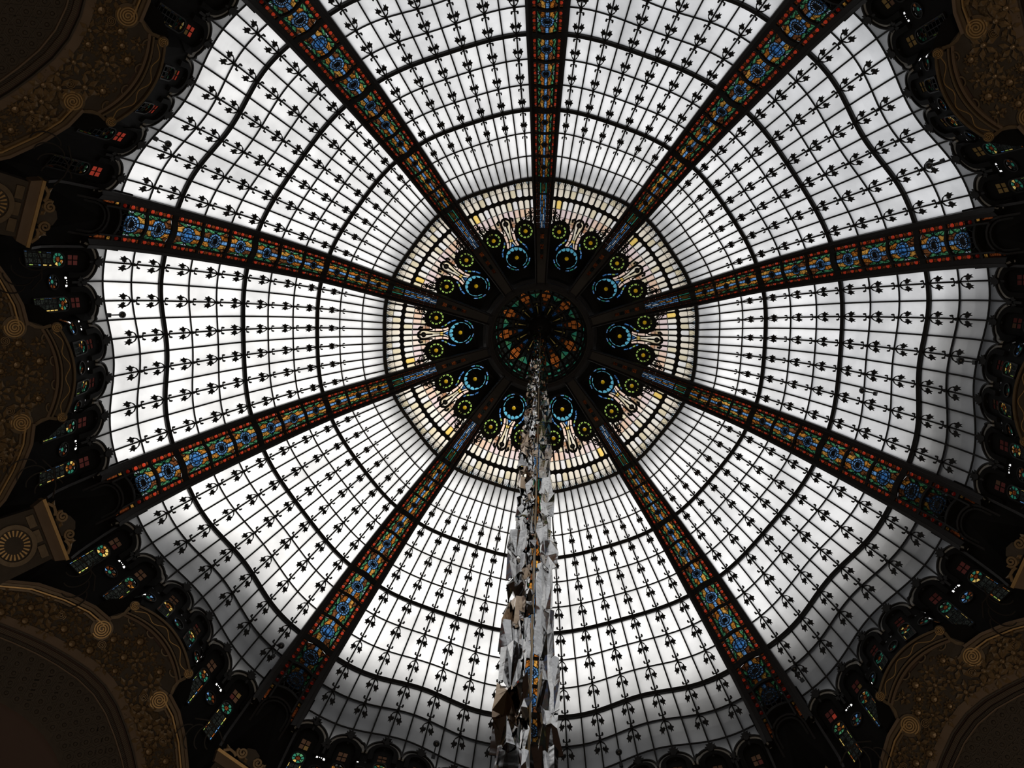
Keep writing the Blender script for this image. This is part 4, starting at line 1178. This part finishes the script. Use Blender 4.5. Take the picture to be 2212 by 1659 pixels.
# ---------------------------------------------------------------- piers with medallions under the rib feet
PORG = BP(0, -1.2)
def pier():
    r = root('medallion_pier', '', 'pier', (0, 0, 0), 0, 'piers under the rib feet')
    un = Vector((-sin(BE), 0, -cos(BE)))
    part('shaft', plate([(-.60, -1.2), (.60, -1.2), (.75, -3.4), (-.75, -3.4)], [], BP, -.45, -.02), M['umber'], r, PORG)
    part('plinth', plate([(-.66, -1.34), (.66, -1.34), (.74, -1.10), (-.74, -1.10)], [], BP, -.3, .14), M['ochre'], r, PORG)
    part('plinth_edge', plate([(-.74, -1.13), (.74, -1.13), (.74, -1.06), (-.74, -1.06)], [], BP, -.3, .2), M['gilt'], r, PORG)
    for j in range(3):
        part('block', plate([(-.5 + .36 * j, -1.56), (-.22 + .36 * j, -1.56), (-.22 + .36 * j, -1.40), (-.5 + .36 * j, -1.40)], [], BP, -.05, .07), M['gold'], r, PORG)
    part('medallion_ring', plate(disc_pts(0, -1.98, .46, 36), [disc_pts(0, -1.98, .36, 36)], BP, -.02, .12), M['gold'], r, PORG)
    part('medallion_disc', plate(disc_pts(0, -1.98, .36, 30), [], BP, -.02, .03), M['umber'], r, PORG)
    for j in range(22):
        a = 2 * pi * j / 22
        c, s = cos(a), sin(a)
        pts = [(q * c - w * s, -1.98 + q * s + w * c) for q, w in ((.20, -.012), (.33, -.022), (.33, .022), (.20, .012))]
        part('ray', plate(pts, [], BP, .02, .06), M['gilt'], r, PORG)
    for s in (-1, 1):
        sp = spiral(s * .22, -.86, .015, .13, radians(90), 1.8, 28, s)
        part('scroll', sweep([BP(x, y, .12) for x, y in sp], un, rect(.045, .07)), M['leafgilt'], r, PORG)
        part('scroll', sweep([BP(s * x, y, .1) for x, y in ((.62, -1.05), (.5, -.95), (.38, -.96), (.3, -1.0))], un, rect(.06, .07)), M['leafgilt'], r, PORG)
    part('crest_shell', plate([(-.2, -1.02), (.2, -1.02), (.25, -.85), (.16, -.70), (0, -.64), (-.16, -.70), (-.25, -.85)], [], BP, -.05, .1), M['umber'], r, PORG)
    leaf = leafb()
    for j in range(9):
        m = bay_matrix(-.5 + .125 * j, -1.0 + .06 * (j % 2), .1, random.uniform(-1, 1), 1.0, PORG)
        me = MB().add([m @ Vector(p) for p in leaf.v], leaf.f)
        part('leaf', me, M['leafgilt'], r, (0, 0, 0))
    # consoles running up to the rib edges and hooped wrought iron behind the arch
    for s in (-1, 1):
        pts = [BP(s * .74, -1.08, .1), (11.42, s * .75, 21.75), (11.36, s * .74, 22.2), (11.24, s * .72, 22.7), (11.10, s * .70, 23.25)]
        part('console', sweep(pts, un, rect(.06, .09)), M['iron_rib'], r, PORG)
        for q in range(4):
            x0 = .95 + .20 * q
            pts = [BP(s * (x0 + .26 * sin(t) * .8), -1.25 + .55 * (1 - cos(t)) * .55 - .12 * q, .35) for t in [pi * j / 12 for j in range(13)]]
            part('iron_hoop', sweep(pts, un, rect(.025, .025)), M['iron_rib'], r, PORG)
        pts = [BP(s * u, v, .35) for u, v in ((.72, -.95), (.95, -.80), (1.3, -.72), (1.6, -.86))]
        part('iron_stay', sweep(pts, un, rect(.03, .03)), M['iron_rib'], r, PORG)
    return r
PL = {2: 'half past two', 3: 'quarter to four', 4: "five o'clock", 6: "seven o'clock", 7: 'quarter past eight', 8: 'half past nine'}
P0 = pier(); first = True
for k, lab in PL.items():
    a = A0 + DG * k; lab = 'gilt pier head with round medallion below the rib foot at ' + lab
    if first:
        P0.location = rotz(PORG, a); P0.rotation_euler = (0, 0, a); P0['label'] = lab; first = False
    else: copy_tree(P0, lab, rotz(PORG, a), a)

# ---------------------------------------------------------------- small black spot lamps on stalks
def lamp_proto():
    r = root('spot_lamp', '', 'lamp', (0, 0, 0), 0, 'black spot lamps on the dome')
    mb = MB(); n = 14
    for i in range(8):
        for j in range(n):
            t = pi * i / 7; mb.v.append((.088 * sin(t) * cos(2 * pi * j / n), .088 * sin(t) * sin(2 * pi * j / n), .088 * cos(t)))
    for i in range(7):
        for j in range(n): mb.f.append((i * n + j, i * n + (j + 1) % n, (i + 1) * n + (j + 1) % n, (i + 1) * n + j)); mb.m.append(0)
    part('lamp_head', mb, M['black'], r, (0, 0, 0), smooth=True)
    part('stalk', sweep([(0, .07, 0), (0, .38, -.02)], (0, 0, 1), rect(.03, .03, -.015)), M['black'], r)
    part('bracket', plate([(-.05, .34), (.05, .34), (.05, .42), (-.05, .42)], [], flat, -.05, .03), M['black'], r)
    return r
SP0 = lamp_proto()
SPOTS = [(7.66, 10.55, 'near the scalloped edge of the gore at nine o\'clock'), (6.13, 9.85, 'beside the rib at seven o\'clock, low in the gore'), (8.33, 10.55, 'low in the gore at ten o\'clock'),
         (2.65, 7.05, 'among the leaf sprays of the gore at three o\'clock'), (2.44, 10.55, 'near the scalloped edge of the gore at three o\'clock'), (1.70, 10.4, 'near the scalloped edge of the gore at two o\'clock'),
         (4.64, 10.75, 'low in the gore between the ribs at five and six'), (5.38, 10.75, 'low in the gore between the ribs at six and seven'), (3.86, 10.2, 'beside the rib at five o\'clock, low in the gore')]
first = True
for gg, i, lab in SPOTS:
    k = int(gg); g = gg - k - .5; a = A0 + DG * (k + .5)
    m = frame_at(g, i, (0, 0, 0), (1, 1, 1), .16)
    m = Matrix.Rotation(a, 4, 'Z') @ m
    o = SP0 if first else None
    if not first:
        o = copy_tree(SP0, '', (0, 0, 0), 0)
    first = False
    o.matrix_world = m; o['label'] = 'black ball lamp ' + lab

# ---------------------------------------------------------------- crumpled foil garland on the axis
def foil_strip(name, label, x0, x1, y, zt, zb, seed, step, amp, warm, taper=1.0):
    rnd = random.Random(seed)
    r = root(name, label, 'garland', ((x0 + x1) / 2, y, zt), 0)
    org = ((x0 + x1) / 2, y, zt); z = zt
    nx = 4
    row = None
    while z > zb:
        h = step * rnd.uniform(.6, 1.5); z1 = z - h
        ny = rnd.choice((1, 2, 2, 3)) if amp > .05 else 2
        ew = rnd.uniform(-.045, .045) * min(1, amp / .06)
        fl = rnd.random() < .3
        mb = MB(); grid = []
        for j in range(ny + 1):
            zz = z + .02 - (h + .06) * j / ny; t = (zt - zz) / (zt - zb); wd = .62 + .38 * min(1, t * 2.2)
            for i in range(nx + 1):
                xx = x0 + (x1 - x0) * i / nx
                xx = xx * wd + ew * (i == 0 or i == nx) * (1 if x1 <= .01 else 1) + rnd.uniform(-.4, .4) * amp * (0 < j < ny)
                grid.append((xx + rnd.uniform(-.018, .018), y + rnd.uniform(-1, 1) * amp * (.35 if fl else 1.0), zz + rnd.uniform(-.3, .3) * h / ny * (0 < j < ny)))
        # two triangles per cell, folded along a random diagonal
        fs = []
        for j in range(ny):
            for i in range(nx):
                a, b, c, d = j * (nx + 1) + i, j * (nx + 1) + i + 1, (j + 1) * (nx + 1) + i + 1, (j + 1) * (nx + 1) + i
                fs += [(a, b, c), (a, c, d)] if rnd.random() < .5 else [(a, b, d), (b, c, d)]
        n = len(grid)
        mb.add(grid, fs); mb.add([(x, yy + .006, q) for x, yy, q in grid], [f[::-1] for f in fs])
        part('foil_sheet', mb, M['foil_warm'] if rnd.random() < warm else M['foil'], r, org)
        z = z1
    return r
foil_strip('foil_garland', 'wider crumpled silver foil strip with brown reflections hanging down the centre, beside its smoother twin', -.25, -.04, .02, 31.2, 5.5, 3, .50, .085, .32)
foil_strip('foil_garland', 'smooth grey foil strip of the hanging pair, with few folds', .055, .235, .0, 31.0, 5.5, 9, .80, .034, .10)
foil_strip('foil_tassel', 'narrow twisted bright foil strand hanging between the two foil strips', -.07, -.015, -.05, 31.3, 5.5, 21, .30, .06, .15)
CR = root('garland_cord', 'thin brass cord carrying the hanging foil, below the dome centre', 'cord', (0, 0, 31.95), 0)
co = (0, 0, 31.95)
part('cord', sweep([(.015, -.01, 31.95), (.015, -.01, 20), (.015, -.01, 5.5)], (0, 1, 0), ngon(.012, 6)), M['brass'], CR, co)
part('shackle', sweep([(.05 * cos(t) , 0, 31.9 + .06 * sin(t)) for t in [2 * pi * j / 12 for j in range(12)]], (0, 1, 0), rect(.02, .02, -.01), closed=True), M['black'], CR, co)
